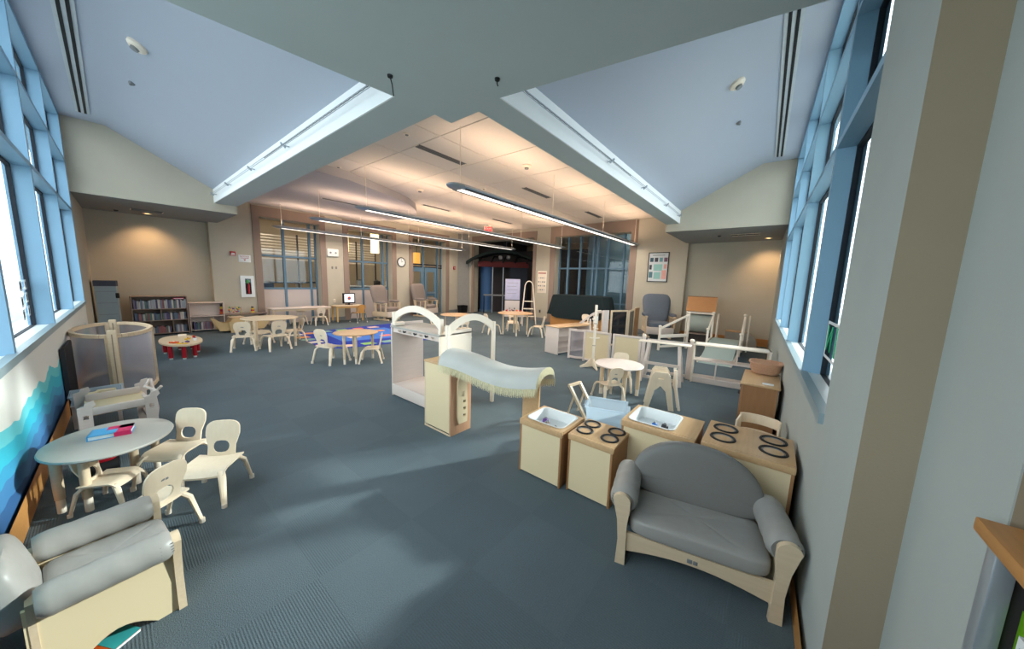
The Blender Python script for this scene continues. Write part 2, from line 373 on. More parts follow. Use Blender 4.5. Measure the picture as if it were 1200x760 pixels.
b = B().add([(11.42, 12.8, 0), (11.9, 12.45, 0), (12.25, 12.45, 0), (12.25, 13.15, 0), (11.4, 13.15, 0), (11.4, 12.8, 4.1), (11.9, 12.45, 4.1), (12.25, 12.45, 4.1), (12.25, 13.15, 4.1), (11.4, 13.15, 4.1)],
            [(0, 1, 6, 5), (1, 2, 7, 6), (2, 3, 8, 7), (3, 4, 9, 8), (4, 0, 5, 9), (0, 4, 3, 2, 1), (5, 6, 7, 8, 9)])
struct('wall_far_corner', b, mat('shaded grey jamb paint', (150, 148, 144), 0.9))  # jamb has its own grey paint, unlike the cream walls
# taupe surrounds
def surround(n, axis, plane, o, w=0.19):
    b = B(); a0, a1, _, z1 = o
    for q in ((a0-w, a0, 0, z1), (a1, a1+w, 0, z1), (a0-w, a1+w, z1, z1+w*1.65)):
        if axis == 'x': b.box(q[0], q[1], plane-0.03, plane, q[2], q[3])
        else: b.box(plane-0.03, plane, q[0], q[1], q[2], q[3])
    struct('trim_%d' % n, b, TRIM)
surround(1, 'x', YW, W3); surround(2, 'x', YW, W4); surround(3, 'x', YW, D1); surround(4, 'y', XW, W5, 0.24); surround(5, 'y', XW, (D2[0], D2[1]-0.2, 0, D2[3]), 0.16)
# baseboards far
struct('baseboard_alcove_right', B().box(12.06, 12.1, -0.1, 2.3, 0, 0.22).box(11.9, 12.1, 2.27, 2.3, 0, 0.22), OAK)
struct('baseboard_alcove_left', B().box(-0.3, 1.95, 13.06, 13.1, 0, 0.14), OAK)
struct('baseboard_far_left', B().box(1.95, 2.94, 12.78, 12.8, 0, 0.14).box(5.08, 5.67, 12.78, 12.8, 0, 0.14).box(7.9, 8.52, 12.78, 12.8, 0, 0.14).box(10.82, 11.4, 12.78, 12.8, 0, 0.14), GREY)
struct('baseboard_far_right', B().box(11.88, 11.9, 2.3, 3.92, 0, 0.14).box(11.88, 11.9, 7.55, 8.25, 0, 0.14), GREY)
# --- interior windows
def iwindow(name, axis, plane, o, vert, tr, panel, col, solid=False):
    root = sempty(name); a0, a1, z0, z1 = o; d = 0.34
    def bx(b, u0, u1, zz0, zz1, t0=0.0, t1=0.06):
        if axis == 'x': b.box(u0, u1, plane+d+t0, plane+d+t1, zz0, zz1)
        else: b.box(plane+d+t0, plane+d+t1, u0, u1, zz0, zz1)
        return b
    for u in vert: finish(bx(B(), u-0.035, u+0.035, 0, z1, -0.03), 'mullion', BLUED, root)
    for z in tr: finish(bx(B(), a0, a1, z-0.03, z+0.03, -0.02), 'transom', col, root)
    finish(bx(bx(B(), a0, a0+0.05, 0, z1), a1-0.05, a1, 0, z1), 'jamb', BLUED, root)
    if panel:
        us = [a0]+list(vert)+[a1]
        for i in range(len(us)-1): finish(bx(B(), us[i]+0.03, us[i+1]-0.03, 0, panel, 0.0, 0.05), 'spandrel_panel', PANELM, root)
    us = [a0]+list(vert)+[a1]; zs = [panel or 0.02]+list(tr)+[z1]
    for i in range(len(us)-1):
        for j in range(len(zs)-1):
            if zs[j+1]-zs[j] > 0.2: finish(bx(B(), us[i]+0.03, us[i+1]-0.03, zs[j]+0.02, zs[j+1]-0.02, 0.02, 0.03), 'pane', GL_IN, root)
    return root
PANELM = mat('pale pink grey panel', (206, 194, 190), 0.6, 0.01)
iwindow('window_3', 'x', YW, W3, (3.86, 4.66), (1.2, 2.28), 1.17, BLUED)
iwindow('window_4', 'x', YW, W4, (6.58, 7.45), (1.2, 2.28), 1.14, BLUED)
iwindow('window_5', 'y', XW, W5, (4.5, 5.15, 5.55, 5.72, 6.3, 6.85), (0.95, 2.3), 0, BLUED)
# door in the third opening of the left wall
dr = iwindow('door_1', 'x', YW, D1, (9.5, 10.35), (2.22, 2.34), 0, GASK)
for u in (8.80, 9.57):
    b = B(); u1 = u+0.68; y = YW+0.33
    b.plate([[(u, 0), (u1, 0), (u1, 2.2), (u, 2.2)], [(u+0.12, 1.05), (u+0.12, 2.0), (u1-0.12, 2.0), (u1-0.12, 1.05)], [(u+0.12, 0.2), (u+0.12, 0.85), (u1-0.12, 0.85), (u1-0.12, 0.2)]], 0.05, XZ(0, y, 0))
    d = finish(b, 'door_leaf', BLUED, dr)
    finish(B().bar((u1-0.1, y-0.1, 1.0), (u+0.1, y-0.1, 1.0), 0.03, 0.04), 'push_bar', METAL, d)
# --- lobby beyond
struct('wall_lobby_back', B().box(1, 19, 17.8, 18, 0, 4.3), LOBO)
struct('wall_lobby_side', B().box(18.0, 18.2, 0, 18, 0, 4.3), LOBW)
struct('wall_lobby_partition', B().box(1, 1.2, 13.4, 18, 0, 4.3), LOBW)
struct('ceiling_lobby', B().box(1, 19, 13.15, 18, 4.1, 4.2).box(12.25, 18.2, 0, 13.15, 4.1, 4.2), TILE)
struct('wall_lobby_end', B().box(12.4, 18, 1.2, 1.4, 0, 4.3), mat('blue grey lobby wall', (84, 110, 124), 0.9))
struct('wall_lobby_blue', B().box(13.4, 13.5, 1.4, 6.55, 0, 4.1), mat('blue grey partition', (104, 132, 146), 0.9))
struct('wall_lobby_dark', B().box(16.9, 17.0, 6.6, 13.2, 0, 3.6).box(12.4, 18, 13.3, 13.4, 0, 4.1), LOBD)
# --- header walls above the alcoves and the coffers
b = B()
b.add([(LX(10.45), 10.45, Z1), (2.15, 10.45, Z1), (2.15, 10.45, 4.1), (1.73, 10.45, Z5), (0.23, 10.45, Z3), (LX(10.45), 10.45, Z3)], [(0, 1, 2, 3, 4, 5)])
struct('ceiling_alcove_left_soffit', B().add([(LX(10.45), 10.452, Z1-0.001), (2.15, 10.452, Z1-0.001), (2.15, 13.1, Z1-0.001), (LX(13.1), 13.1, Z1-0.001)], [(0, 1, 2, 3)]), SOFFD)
b.add([(2.15, 10.45, Z1), (2.15, 13.1, Z1), (2.15, 13.1, 4.1), (2.15, 10.45, 4.1)], [(0, 1, 2, 3)])
hl = struct('ceiling_alcove_left', b, WALL)
b = B()
b.add([(9.29, RY(9.29), Z1), (9.29, 2.37, Z1), (9.29, 2.37, 4.1), (9.29, 2.06, Z5), (9.29, 0.47, Z3), (9.29, RY(9.29), Z3)], [(0, 1, 2, 3, 4, 5)])
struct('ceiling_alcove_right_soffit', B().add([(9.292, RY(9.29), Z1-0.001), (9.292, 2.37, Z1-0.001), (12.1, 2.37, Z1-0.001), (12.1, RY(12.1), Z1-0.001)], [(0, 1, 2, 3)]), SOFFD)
b.add([(9.29, 2.37, Z1), (12.1, 2.37, Z1), (12.1, 2.37, 4.1), (9.29, 2.37, 4.1)], [(0, 1, 2, 3)])
hr = struct('ceiling_alcove_right', b, WALL)
# coffers: near edges run slightly askew
y0 = lambda x: 2.81-0.146*(x-1.73)
x0 = lambda y: 2.30-0.155*(y-2.06)
e = 0.5
b = B()
b.add([(LX(2)-0.2, y0(-0.5)-e, Z3), (0.23, y0(0.23)-e, Z3), (0.23, 10.45, Z3), (LX(10.45)-0.2, 10.45, Z3)], [(0, 1, 2, 3)])
b.add([(0.23, y0(0.23)-e, Z3), (1.73, y0(1.73)-e, Z5), (1.73, 10.45, Z5), (0.23, 10.45, Z3)], [(0, 1, 2, 3)])
b.box(LX(2)-0.2, 1.73, y0(1.73)-e-0.1, y0(1.73)-e, Z6+0.2, 4.6)
struct('ceiling_coffer_left', b, PIT)
b = B()
b.add([(x0(-0.3)-e, RY(2)-0.2, Z3), (9.29, RY(9.29)-0.2, Z3), (9.29, 0.47, Z3), (x0(0.47)-e, 0.47, Z3)], [(0, 1, 2, 3)])
b.add([(x0(0.47)-e, 0.47, Z3), (9.29, 0.47, Z3), (9.29, 2.06, Z5), (x0(2.06)-e, 2.06, Z5)], [(0, 1, 2, 3)])
b.box(x0(2.06)-e-0.1, x0(2.06)-e, RY(2)-0.2, 2.06, Z6+0.2, 4.6)
struct('ceiling_coffer_right', b, PIT)
struct('trim_cove_left', B().box(1.73, 1.745, y0(1.73), 10.45, Z6+0.001, Z5), COVE)
struct('trim_cove_right', B().box(x0(2.06), 9.29, 2.045, 2.06, Z6+0.001, Z5), COVE)
# dropped soffit: near field plus two arms and the little square return
b = B()
b.plate([[(-0.6, -3), (2.75, -3), (x0(-0.25), -0.25), (2.30, 2.06), (9.29, 2.06), (9.29, 2.37), (2.36, 2.37), (2.36, 2.77), (2.15, 2.77), (2.15, 10.45), (1.745, 10.45), (1.745, y0(1.73)), (-0.55, y0(-0.55)), (-0.6, y0(-0.55))]], 0.8, Matrix.Translation((0, 0, Z6)))
struct('ceiling_soffit', b, SOFF)
# main ceiling: tiles with recessed joints
b = B().box(2.1, 12.2, 2.3, 13.1, 4.02, 4.1); cm = struct('ceiling_main', b, JOINT)
tile_me = None; G = 1.2
for i in range(9):
    for j in range(9):
        xa, xb = max(2.16, 2.4+(i-1)*G+0.009), min(11.9, 2.4+i*G-0.009); ya, yb = max(2.38, 3.3+(j-1)*G+0.009), min(12.8, 3.3+j*G-0.009)
        if xb-xa < 0.05 or yb-ya < 0.05: continue
        finish(B().box(xa, xb, ya, yb, 4.0, 4.02), 'ceiling_tile', TILE, cm)
# lowered cloud with a curved edge
pts = [(2.15, 7.65), (3.0, 7.62), (3.6, 7.66), (4.3, 7.92), (5.0, 8.2), (5.7, 8.55), (6.25, 9.0), (6.7, 9.6), (6.95, 10.2), (7.02, 10.9), (6.9, 11.5), (6.7, 12.1), (6.5, 12.8), (2.15, 12.8)]
struct('ceiling_cloud', B().plate([pts], 0.2, Matrix.Translation((0, 0, 3.82))), CLOUD)
# roof shell keeps daylight out of the plenum
struct('ceiling_slab', B().box(-1.0, 19, -0.6, 19, 4.72, 4.9).box(-1.0, 3.8, -3.3, -0.6, 4.72, 4.9), GREY)

for q in ((3.5, 15.6), (7.0, 15.6), (11, 15.6), (15, 15.6), (15, 11.5), (15, 8), (14.4, 4), (12.85, 4.2)):  # added glowing panels and fill lights to brighten the lobby and blue partition
    l = struct('ceiling_lobby_fill_panel', B().box(q[0]-0.45, q[0]+0.45, q[1]-0.25, q[1]+0.25, 4.06, 4.09), LIT)
    area('lobby_fill_light', (q[0], q[1], 4.04), (0, 0, -1), 1.0, 0.5, 46 if q[1] > 13 else (30 if q[0] < 13 else 14), (1, 0.86, 0.7))
# ============================================================ CEILING FITTINGS
for n, (lx, y, xe, lab) in enumerate([(3.45, 3.95, 11.75, 'long pendant strip light nearest the camera, ending beside the right coffer'),
        (3.45, 6.85, 11.7, 'second pendant strip light back, hanging on a cord below the vent row'),
        (3.45, 9.25, 11.5, 'third pendant strip light, crossing in front of the second lobby window'),
        (3.4, 11.95, 11.0, 'farthest pendant strip light, close to the far window wall')]):
    t = thing('pendant_strip_light', lab, 'ceiling light', (lx, y, 3.1), 0, 'pendant strip lights'); L_ = xe-lx
    n_seg = 6; seg = (L_-0.16)/n_seg
    b = B()
    prof = [(-0.15, 0.0), (-0.13, -0.02), (0.13, -0.02), (0.15, 0.0), (0.11, 0.04), (0.04, 0.06), (-0.04, 0.06), (-0.11, 0.04)]
    b.plate([prof], L_-0.12, Matrix(((0, 0, 1, 0.06), (1, 0, 0, 0), (0, 1, 0, 0), (0, 0, 0, 1)))); finish(b, 'housing', BLUEGREY, t)
    for e_, sgn in ((0.06, -1), (L_-0.06, 1)):
        b = B(); b.grid(lambda u, v: (e_+sgn*0.2*sin(v*pi/2), 0.15*cos(v*pi/2)*cos(2*pi*u), 0.012+0.045*cos(v*pi/2)*sin(2*pi*u)), 12, 4, True); finish(b, 'end_cap', METAL, t)
    for k in range(n_seg):
        a = 0.08+k*seg
        finish(B().box(a+0.03, a+seg-0.03, -0.03, 0.08, -0.026, -0.018), 'diffuser', LIT, t)
        finish(B().box(a+0.03, a+seg-0.03, -0.128, -0.085, -0.024, -0.019), 'louvre_slot', BLACK, t); finish(B().box(a+0.03, a+seg-0.03, 0.108, 0.124, -0.024, -0.019), 'louvre_slot', BLACK, t)
    for k in range(4):
        x = 0.1+(L_-0.2)*k/3
        finish(B().cyl((x, 0, 0.05), (x, 0, 0.9 if not (n > 1 and k < 3) else 0.72), 0.006, 6), 'suspension_cord', OFFW, t)
    for k in range(3):
        l = area('pendant_uplight', (lx+L_*(k+0.5)/3, y, 3.2), (0, 0, 1), 2.4, 0.16, UPW, (1.0, 0.72, 0.5), 170)
        area('pendant_downlight', (lx+L_*(k+0.5)/3, y, 3.06), (0, 0, -1), 2.4, 0.12, DNW, (1.0, 0.86, 0.72), 170)
# vents in the main ceiling
def vent(x, y, L_, W, z, lab, rz=0, grp='slotted air vents in the tiled ceiling', ns=3, m=DARK):
    t = thing('ceiling_vent', lab, 'vent', (x, y, z), rz, grp)
    finish(B().box(-L_/2, L_/2, -W/2, W/2, -0.004, 0.0), 'backing', BLACK, t)
    for k in range(ns+1):
        yy = -W/2+W*k/ns
        finish(B().box(-L_/2, L_/2, yy-0.005, yy+0.005, -0.012, -0.004), 'slat', GREY, t)
    for xx in (-L_/2, L_/2): finish(B().box(xx-0.008, xx+0.008, -W/2, W/2, -0.012, -0.004), 'end_trim', OFFW, t)
vent(4.15, 5.13, 1.12, 0.13, 4.0, 'large black slotted vent in the tiled ceiling, nearest the camera')
vent(7.23, 5.08, 1.18, 0.13, 4.0, 'middle black vent of the near row in the tiled ceiling')
vent(10.45, 4.98, 1.14, 0.13, 4.0, 'farthest black vent of the near row, beside the right window surround')
vent(7.0, 8.9, 1.12, 0.09, 4.0, 'thin vent in the tiled ceiling just past the rounded end of the grey cloud', ns=1)
vent(9.9, 8.55, 1.2, 0.09, 4.0, 'thin vent in the tiled ceiling nearest the exit sign', ns=1)
vent(4.45, 10.06, 1.02, 0.07, 3.82, 'thin tan vent in the lowered grey ceiling cloud', ns=1)
vent(0.75, 12.0, 0.52, 0.28, Z1, 'dark square vent in the ceiling of the left alcove', ns=4, grp='vents in the alcove ceilings')
vent(10.55, 0.72, 0.28, 0.62, Z1, 'dark vent in the ceiling of the right alcove', ns=4, grp='vents in the alcove ceilings')
def downlight(x, y, z, lab, p, tgt):
    t = thing('recessed_downlight', lab, 'ceiling light', (x, y, z), 0, 'recessed downlights')
    finish(B().lathe([(0.06, -0.001), (0.085, -0.001), (0.09, -0.012), (0.062, -0.012), (0.06, -0.001)]), 'trim_ring', OFFW, t)
    finish(B().lathe([(0.0, -0.003), (0.06, -0.003)]), 'lamp', LAMPW, t)
    l = bpy.data.lights.new('downlight_spot', 'SPOT'); l.energy = p; l.color = (1.0, 0.62, 0.32); l.spot_size = radians(105); l.spot_blend = 0.9; l.shadow_soft_size = 0.06
    o = bpy.data.objects.new('downlight_spot', l); COL.objects.link(o); o.location = (x, y, z-0.03); o.rotation_euler = (Vector(tgt)-o.location).to_track_quat('-Z', 'Y').to_euler()
downlight(0.78, 12.55, Z1, 'small lit downlight in the left alcove ceiling', 60, (0.78, 13.1, 1.4))
downlight(11.5, 0.26, Z1, 'small lit downlight in the right alcove ceiling beside the windows', 60, (12.1, 0.15, 1.4))
# detectors, sprinklers
def disc(name, x, y, z, r, h, lab, cat, m=OFFW, nrm=None):
    t = thing(name, lab, cat, (x, y, z)); 
    if nrm: t.rotation_euler = nrm
    finish(B().lathe([(r, 0), (r*0.98, -h*0.5), (r*0.7, -h), (0, -h)]), 'cover', m, t)
    finish(B().lathe([(r*0.45, -h*0.98), (r*0.4, -h*1.5), (0, -h*1.5)]), 'sensor', GREY, t); return t
slL = math.atan2(Z3-Z5, 1.5); slR = math.atan2(Z3-Z5, 1.59)
disc('smoke_detector', 0.46, 6.15, Z3-(0.23)*(0.84/1.5), 0.09, 0.05, 'round white smoke detector on the sloping left coffer', 'smoke detector', nrm=(0, slL, 0))
disc('sprinkler_head', 0.46, 7.4, Z3-(0.23)*(0.84/1.5), 0.035, 0.03, 'tiny sprinkler head on the sloping left coffer', 'sprinkler', GREY, nrm=(0, slL, 0))
disc('smoke_detector', 5.35, 0.66, Z3-(0.19)*(0.84/1.59), 0.09, 0.05, 'round white smoke detector on the sloping right coffer', 'smoke detector', nrm=(-slR, 0, 0))
disc('sprinkler_head', 6.5, 0.72, Z3-(0.25)*(0.84/1.59), 0.035, 0.03, 'tiny sprinkler head on the sloping right coffer', 'sprinkler', GREY, nrm=(-slR, 0, 0))
for (x, y, lab) in ((5.47, 4.12, 'cream round detector on the tiled ceiling nearest the right coffer'), (5.35, 7.51, 'cream round detector on the tiled ceiling near the grey cloud')):
    disc('smoke_detector', x, y, 4.0, 0.1, 0.045, lab, 'smoke detector')
for (x, y, lab) in ((3.24, 4.89, 'flat round cover on the tiled ceiling left of the near vent'), (3.31, 7.68-0.15, 'small round cover on the tiled ceiling beside the cloud edge'), (6.2, 6.01, 'faint round cover in the middle of the tiled ceiling')):
    disc('ceiling_cover', x, y, 4.0, 0.06, 0.015, lab, 'ceiling cover')
for (x, y, z, lab) in ((0.28, 12.6, Z1, 'small dark sprinkler in the left alcove ceiling'), (10.53, 1.3, Z1, 'small dark sprinkler in the right alcove ceiling')):
    disc('sprinkler_head', x, y, z, 0.04, 0.03, lab, 'sprinkler', DARK)
for (x, y, lab, rod) in ((1.55, 2.56, 'black hook with a hanging rod on the grey soffit', 1), (2.08, 1.89, 'short black hook on the grey soffit right of centre', 0)):
    t = thing('ceiling_hook', lab, 'hook', (x, y, Z6)); finish(B().lathe([(0.022, 0), (0.02, -0.015), (0, -0.018)], n=12), 'plate', BLACK, t)
    finish(B().tube([(0, 0, -0.01), (0.01, 0.01, -0.03), (0.03, 0.02, -0.035)] if not rod else [(0, 0, -0.01), (0.03, 0.02, -0.05), (0.05, 0.035, -0.12)], 0.005, 6), 'hook_arm', BLACK, t)
# linear slot diffusers in the flat strips of the coffers
for nm, lab, p, q in (('l', 'long black double slot diffuser in the left coffer', (-0.06, 4.5), (-0.02, 9.95)), ('r', 'long black double slot diffuser in the right coffer', (4.4, 0.13), (8.95, 0.2))):
    t = thing('slot_diffuser', lab, 'vent', (p[0], p[1], Z3-0.006)); q = (q[0]-p[0], q[1]-p[1])
    pr = Vector((q[1], -q[0], 0)).normalized()
    finish(B().bar((0, 0, -0.002), (q[0], q[1], -0.002), 0.16, 0.004), 'trim_strip', mat('pale slot trim', (206, 212, 216), 0.7) if nm == 'l' else bpy.data.materials['pale slot trim'], t)
    for s_ in (-0.032, 0.032):
        a = pr*s_; finish(B().bar((a.x, a.y, -0.006), (q[0]+a.x, q[1]+a.y, -0.006), 0.03, 0.006), 'slot', BLACK, t)
# cable track lights along the coves
for side in ('left', 'right'):
    t = thing('cable_track', 'thin twin cable track along the white cove of the %s coffer' % side, 'track light', (0, 0, 0))
    z = 3.43; L0, L1 = (3.1, 10.3) if side == 'left' else (2.5, 9.15)
    f = (lambda s_, o, dz: (1.70-o, s_, z+dz)) if side == 'left' else (lambda s_, o, dz: (s_, 2.02-o, z+dz))
    for o in (0.03, 0.06): finish(B().tube([f(L0, o, 0), f(L1, o, 0)], 0.004, 6), 'cable', METAL, t)
    finish(B().tube([f(L0+0.05*k, 0.045, 0.004*(k % 2)) for k in range(int((L1-L0)*0.45/0.05))], 0.005, 5), 'bead_strip', GREY, t)
    for k in range(4):
        s_ = L0+(L1-L0)*(0.32, 0.55, 0.78, 0.97)[k]
        finish(B().cyl(f(s_, -0.03, 0), f(s_, 0.07, 0), 0.008, 6).cyl(f(s_-0.03, 0.03, -0.03), f(s_+0.03, 0.06, 0.03), 0.014, 8), 'clip', METAL, t)
# exit sign hanging from the ceiling
t = thing('exit_sign', 'red lit exit sign hanging near the far corner', 'sign', (9.95, 9.35, 3.66), -45)
finish(B().rbox(-0.17, 0.17, -0.03, 0.03, 0.0, 0.22), 'housing', OFFW, t); finish(B().box(-0.15, 0.15, -0.034, -0.03, 0.03, 0.19), 'lit_face', mat('lit red', (230, 60, 60), 0.5, emit=(255, 60, 60), es=1.5), t)
finish(B().cyl((0, 0, 0.22), (0, 0, 0.28), 0.02, 8), 'stem', OFFW, t)
def text(s, size, M, m, parent, name='lettering', ext=0.002):
    c = bpy.data.curves.new(name, 'FONT'); c.body = s; c.size = size; c.extrude = ext; c.align_x = 'CENTER'; c.align_y = 'CENTER'; c.resolution_u = 2
    o = bpy.data.objects.new(name, c); me = bpy.data.meshes.new_from_object(o); bpy.data.objects.remove(o); bpy.data.curves.remove(c)
    me.transform(M); me.materials.append(m); r = bpy.data.objects.new(name, me); COL.objects.link(r); r.parent = parent; return r
text('EXIT', 0.13, XZ(0, -0.036, 0.11), WHITE, t)

# ============================================================ WALL ITEMS
YF = 12.8
def wallbox(name, lab, cat, x, z, w_, h_, d, m, plane='x', wall=YF):
    t = thing(name, lab, cat, (x, wall, z) if plane == 'x' else (wall, x, z), 0 if plane == 'x' else -90)
    finish(B().rbox(-w_/2, w_/2, -d, 0, -h_/2, h_/2, 0.006), 'body', m, t); return t
t = wallbox('fire_alarm_strobe', 'small red fire alarm strobe on the wall left of the notice', 'fire alarm', 2.44, 2.25, 0.13, 0.13, 0.05, RED)
finish(B().rbox(-0.04, 0.04, -0.065, -0.05, -0.015, 0.02), 'strobe_lens', WHITE, t); finish(B().box(-0.05, 0.05, -0.053, -0.05, -0.05, -0.03), 'lettering_bar', WHITE, t)
t = wallbox('notice_sign', 'white notice with red lettering above the extinguisher cabinet', 'sign', 2.72, 2.12, 0.3, 0.22, 0.01, WHITE)
text('NOTICE', 0.06, XZ(0, -0.012, 0.06), RED, t); finish(B().plate([[(-0.03, -0.02), (0.03, -0.02), (0, -0.07)]], 0.004, XZ(0, -0.01, 0)), 'arrow', RED, t)
finish(B().box(-0.1, 0.1, -0.012, -0.01, 0.01, 0.022), 'print_line', RED, t)
t = thing('extinguisher_cabinet', 'white recessed cabinet holding a red fire extinguisher', 'cabinet', (2.74, YF, 1.27))
finish(B().plate([[(-0.17, -0.33), (0.17, -0.33), (0.17, 0.33), (-0.17, 0.33)], [(-0.06, -0.24), (-0.06, 0.24), (0.09, 0.24), (0.09, -0.24)]], 0.04, XZ(0, 0, 0)), 'door_frame', WHITE, t)
finish(B().box(-0.06, 0.09, -0.012, -0.004, -0.24, 0.24), 'inside', BLACK, t); finish(B().box(-0.06, 0.09, -0.036, -0.034, -0.24, 0.24), 'glass_pane', GL_IN, t)
x = tag(finish(B().lathe([(0, -0.22), (0.05, -0.22), (0.052, 0.02), (0.03, 0.07), (0.012, 0.09), (0.012, 0.12), (0, 0.12)], n=14), 'fire_extinguisher', RED), 'red fire extinguisher behind the cabinet glass', 'fire extinguisher'); x.location = (2.755, YF-0.075, 1.27); x.scale = (0.5, 0.45, 1)
finish(B().box(-0.035, 0.035, -0.06, -0.054, 0.1, 0.2), 'green_tag', GREEN, t)
t = wallbox('emergency_light', 'white emergency light box between the first two lobby windows', 'emergency light', 5.3, 2.52, 0.38, 0.27, 0.06, WHITE)
for s_ in (-0.09, 0.09): finish(B().cyl((s_, -0.06, 0), (s_, -0.075, 0), 0.03, 12), 'lamp_head', GREY, t)
for s_, lab in ((5.27, 'left of the two small wall plates under the emergency light'), (5.41, 'right of the two small wall plates under the emergency light')):
    t = wallbox('wall_plate', lab, 'thermostat', s_, 1.98, 0.05, 0.09, 0.02, GREY); finish(B().box(-0.015, 0.015, -0.024, -0.02, -0.02, 0.02), 'switch', TRIM, t)
t = thing('wall_clock', 'round white wall clock with a black rim between window and door', 'clock', (8.14, YF-0.01, 2.36))
finish(B().tube([(0.19*cos(a*pi/16), 0, 0.19*sin(a*pi/16)) for a in range(32)], 0.022, 8, closed=True), 'rim', BLACK, t)
finish(B().plate([arc(0, 0, 0.18, 0, 348.75, 31)], 0.02, XZ(0, 0.008, 0)), 'dial', WHITE, t)
finish(B().bar((0, -0.016, 0), (0.07, -0.016, 0.05), 0.012, 0.004, (0, 1, 0)), 'hour_hand', BLACK, t); finish(B().bar((0, -0.018, 0), (-0.02, -0.018, 0.14), 0.008, 0.004, (0, 1, 0)), 'minute_hand', BLACK, t)
for k in range(12): finish(B().bar((0.13*cos(k*pi/6), -0.016, 0.13*sin(k*pi/6)), (0.16*cos(k*pi/6), -0.016, 0.16*sin(k*pi/6)), 0.008, 0.003, (0, 1, 0)), 'hour_mark', BLACK, t)
t = wallbox('pull_station', 'small red fire alarm pull station by the far corner', 'fire alarm', 11.15, 2.26, 0.12, 0.15, 0.05, RED); finish(B().box(-0.04, 0.04, -0.06, -0.05, -0.01, 0.015), 'pull_bar', WHITE, t)
t = wallbox('notice_board', 'white paper calendar poster on the pale pier behind the ladder', 'poster', 7.9, 1.7, 0.46, 0.95, 0.015, OFFW, 'y', XW)
for r_ in range(4):
    for c_ in range(4): finish(B().box(-0.19+0.1*c_, -0.19+0.1*c_+0.06, -0.018, -0.015, -0.36+0.17*r_, -0.36+0.17*r_+0.05), 'printed_cell', GREY if (r_+c_) % 3 else PANELM, t)
finish(B().box(-0.2, 0.2, -0.018, -0.015, 0.36, 0.4), 'printed_heading', RED, t)
t = thing('framed_poster', 'black framed poster of small coloured pictures on the right far wall', 'picture', (XW, 3.17, 2.33), -90)
finish(B().plate([[(-0.33, -0.5), (0.33, -0.5), (0.33, 0.5), (-0.33, 0.5)], [(-0.305, -0.475), (-0.305, 0.475), (0.305, 0.475), (0.305, -0.475)]], 0.03, XZ()), 'frame', BLACK, t)
finish(B().box(-0.305, 0.305, -0.015, -0.005, -0.475, 0.475), 'print', mat('poster white', (214, 220, 224), 0.5), t)
cc = [mat('poster ink %d' % i, c, 0.6) for i, c in enumerate([(60, 96, 110), (70, 70, 80), (110, 160, 170), (120, 90, 110), (150, 200, 196), (226, 170, 160), (90, 130, 140)])]
for i in range(4): finish(B().box(-0.27+0.15*i, -0.16+0.15*i, -0.018, -0.015, 0.18, 0.32), 'small_picture', cc[i], t)
for q, c_ in (((-0.28, -0.2, -0.08, 0.08), 1), ((-0.14, 0.14, -0.12, 0.1), 4), ((0.19, 0.28, -0.05, 0.1), 5), ((-0.28, -0.16, -0.36, -0.16), 6), ((-0.12, 0.1, -0.4, -0.17), 4), ((0.13, 0.28, -0.4, -0.1), 5)):
    finish(B().box(q[0], q[1], -0.018, -0.015, q[2], q[3]), 'small_picture', cc[c_], t)
finish(B().box(-0.2, 0.2, -0.018, -0.015, 0.39, 0.41), 'title_line', GREY, t)
for x, y, z, lab, pl in ((5.3, 12.8, 0.75, 'white wall socket low between the first two lobby windows', 'x'), (XW, 7.95, 0.42, 'dark wall socket low on the pier behind the ladder', 'y')):
    t = thing('wall_socket', lab, 'socket', (x, y, z), 0 if pl == 'x' else -90)
    finish(B().rbox(-0.04, 0.04, -0.012, 0, -0.06, 0.06), 'plate', OFFW if pl == 'x' else DARK, t); finish(B().box(-0.015, 0.015, -0.014, -0.012, 0.01, 0.035).box(-0.015, 0.015, -0.014, -0.012, -0.035, -0.01), 'outlet', GREY, t)
# window stickers
t = thing('window_decal', 'white taped outline decals with dark squares on the left window', 'decal', (-0.525, 5.5, 1.2), 91.5)
for q in ((0.02, 0.0, 0.1, 0.06), (0.5, 0.0, 0.1, 0.06), (0.05, 0.12, 0.1, 0.06), (0.5, 0.14, 0.1, 0.06), (0.08, 0.27, 0.12, 0.06), (0.55, 0.27, 0.1, 0.06)):
    finish(B().box(q[0], q[0]+q[2], -0.004, 0, q[1], q[1]+q[3]), 'dark_square', BLACK, t)
    finish(B().plate([[(q[0]-0.03, q[1]-0.02), (q[0]+q[2]+0.03, q[1]-0.02), (q[0]+q[2]+0.03, q[1]+q[3]+0.02), (q[0]-0.03, q[1]+q[3]+0.02)], [(q[0], q[1]), (q[0], q[1]+q[3]), (q[0]+q[2], q[1]+q[3]), (q[0]+q[2], q[1])]], 0.003, XZ(0, -0.001, 0)), 'white_outline', WHITE, t)
for q in ((0.12, 0.03, 0.35), (0.15, 0.16, 0.32)): finish(B().bar((q[0], -0.002, q[1]), (q[0]+q[2], -0.002, q[1]+0.12), 0.01, 0.003, (0, 1, 0)), 'white_line', WHITE, t)
TEALG = mat('green vinyl', (0, 176, 120), 0.5)
t = thing('window_decal', 'green lettering decal with white outlines on the near right window', 'decal', (3.0, -0.345, 1.12), 181.4)
text('N', 0.26, XZ(-0.14, 0, 0.24) @ Matrix.Scale(-1, 4, (1, 0, 0)), TEALG, t); text('I', 0.3, XZ(0.1, 0, 0.24), TEALG, t)
finish(B().plate([[(-0.26, 0.11), (0.16, 0.11), (0.16, 0.37), (-0.26, 0.37)], [(-0.24, 0.13), (-0.24, 0.35), (0.14, 0.35), (0.14, 0.13)]], 0.002, XZ(0, 0.001, 0)), 'white_outline', WHITE, t)
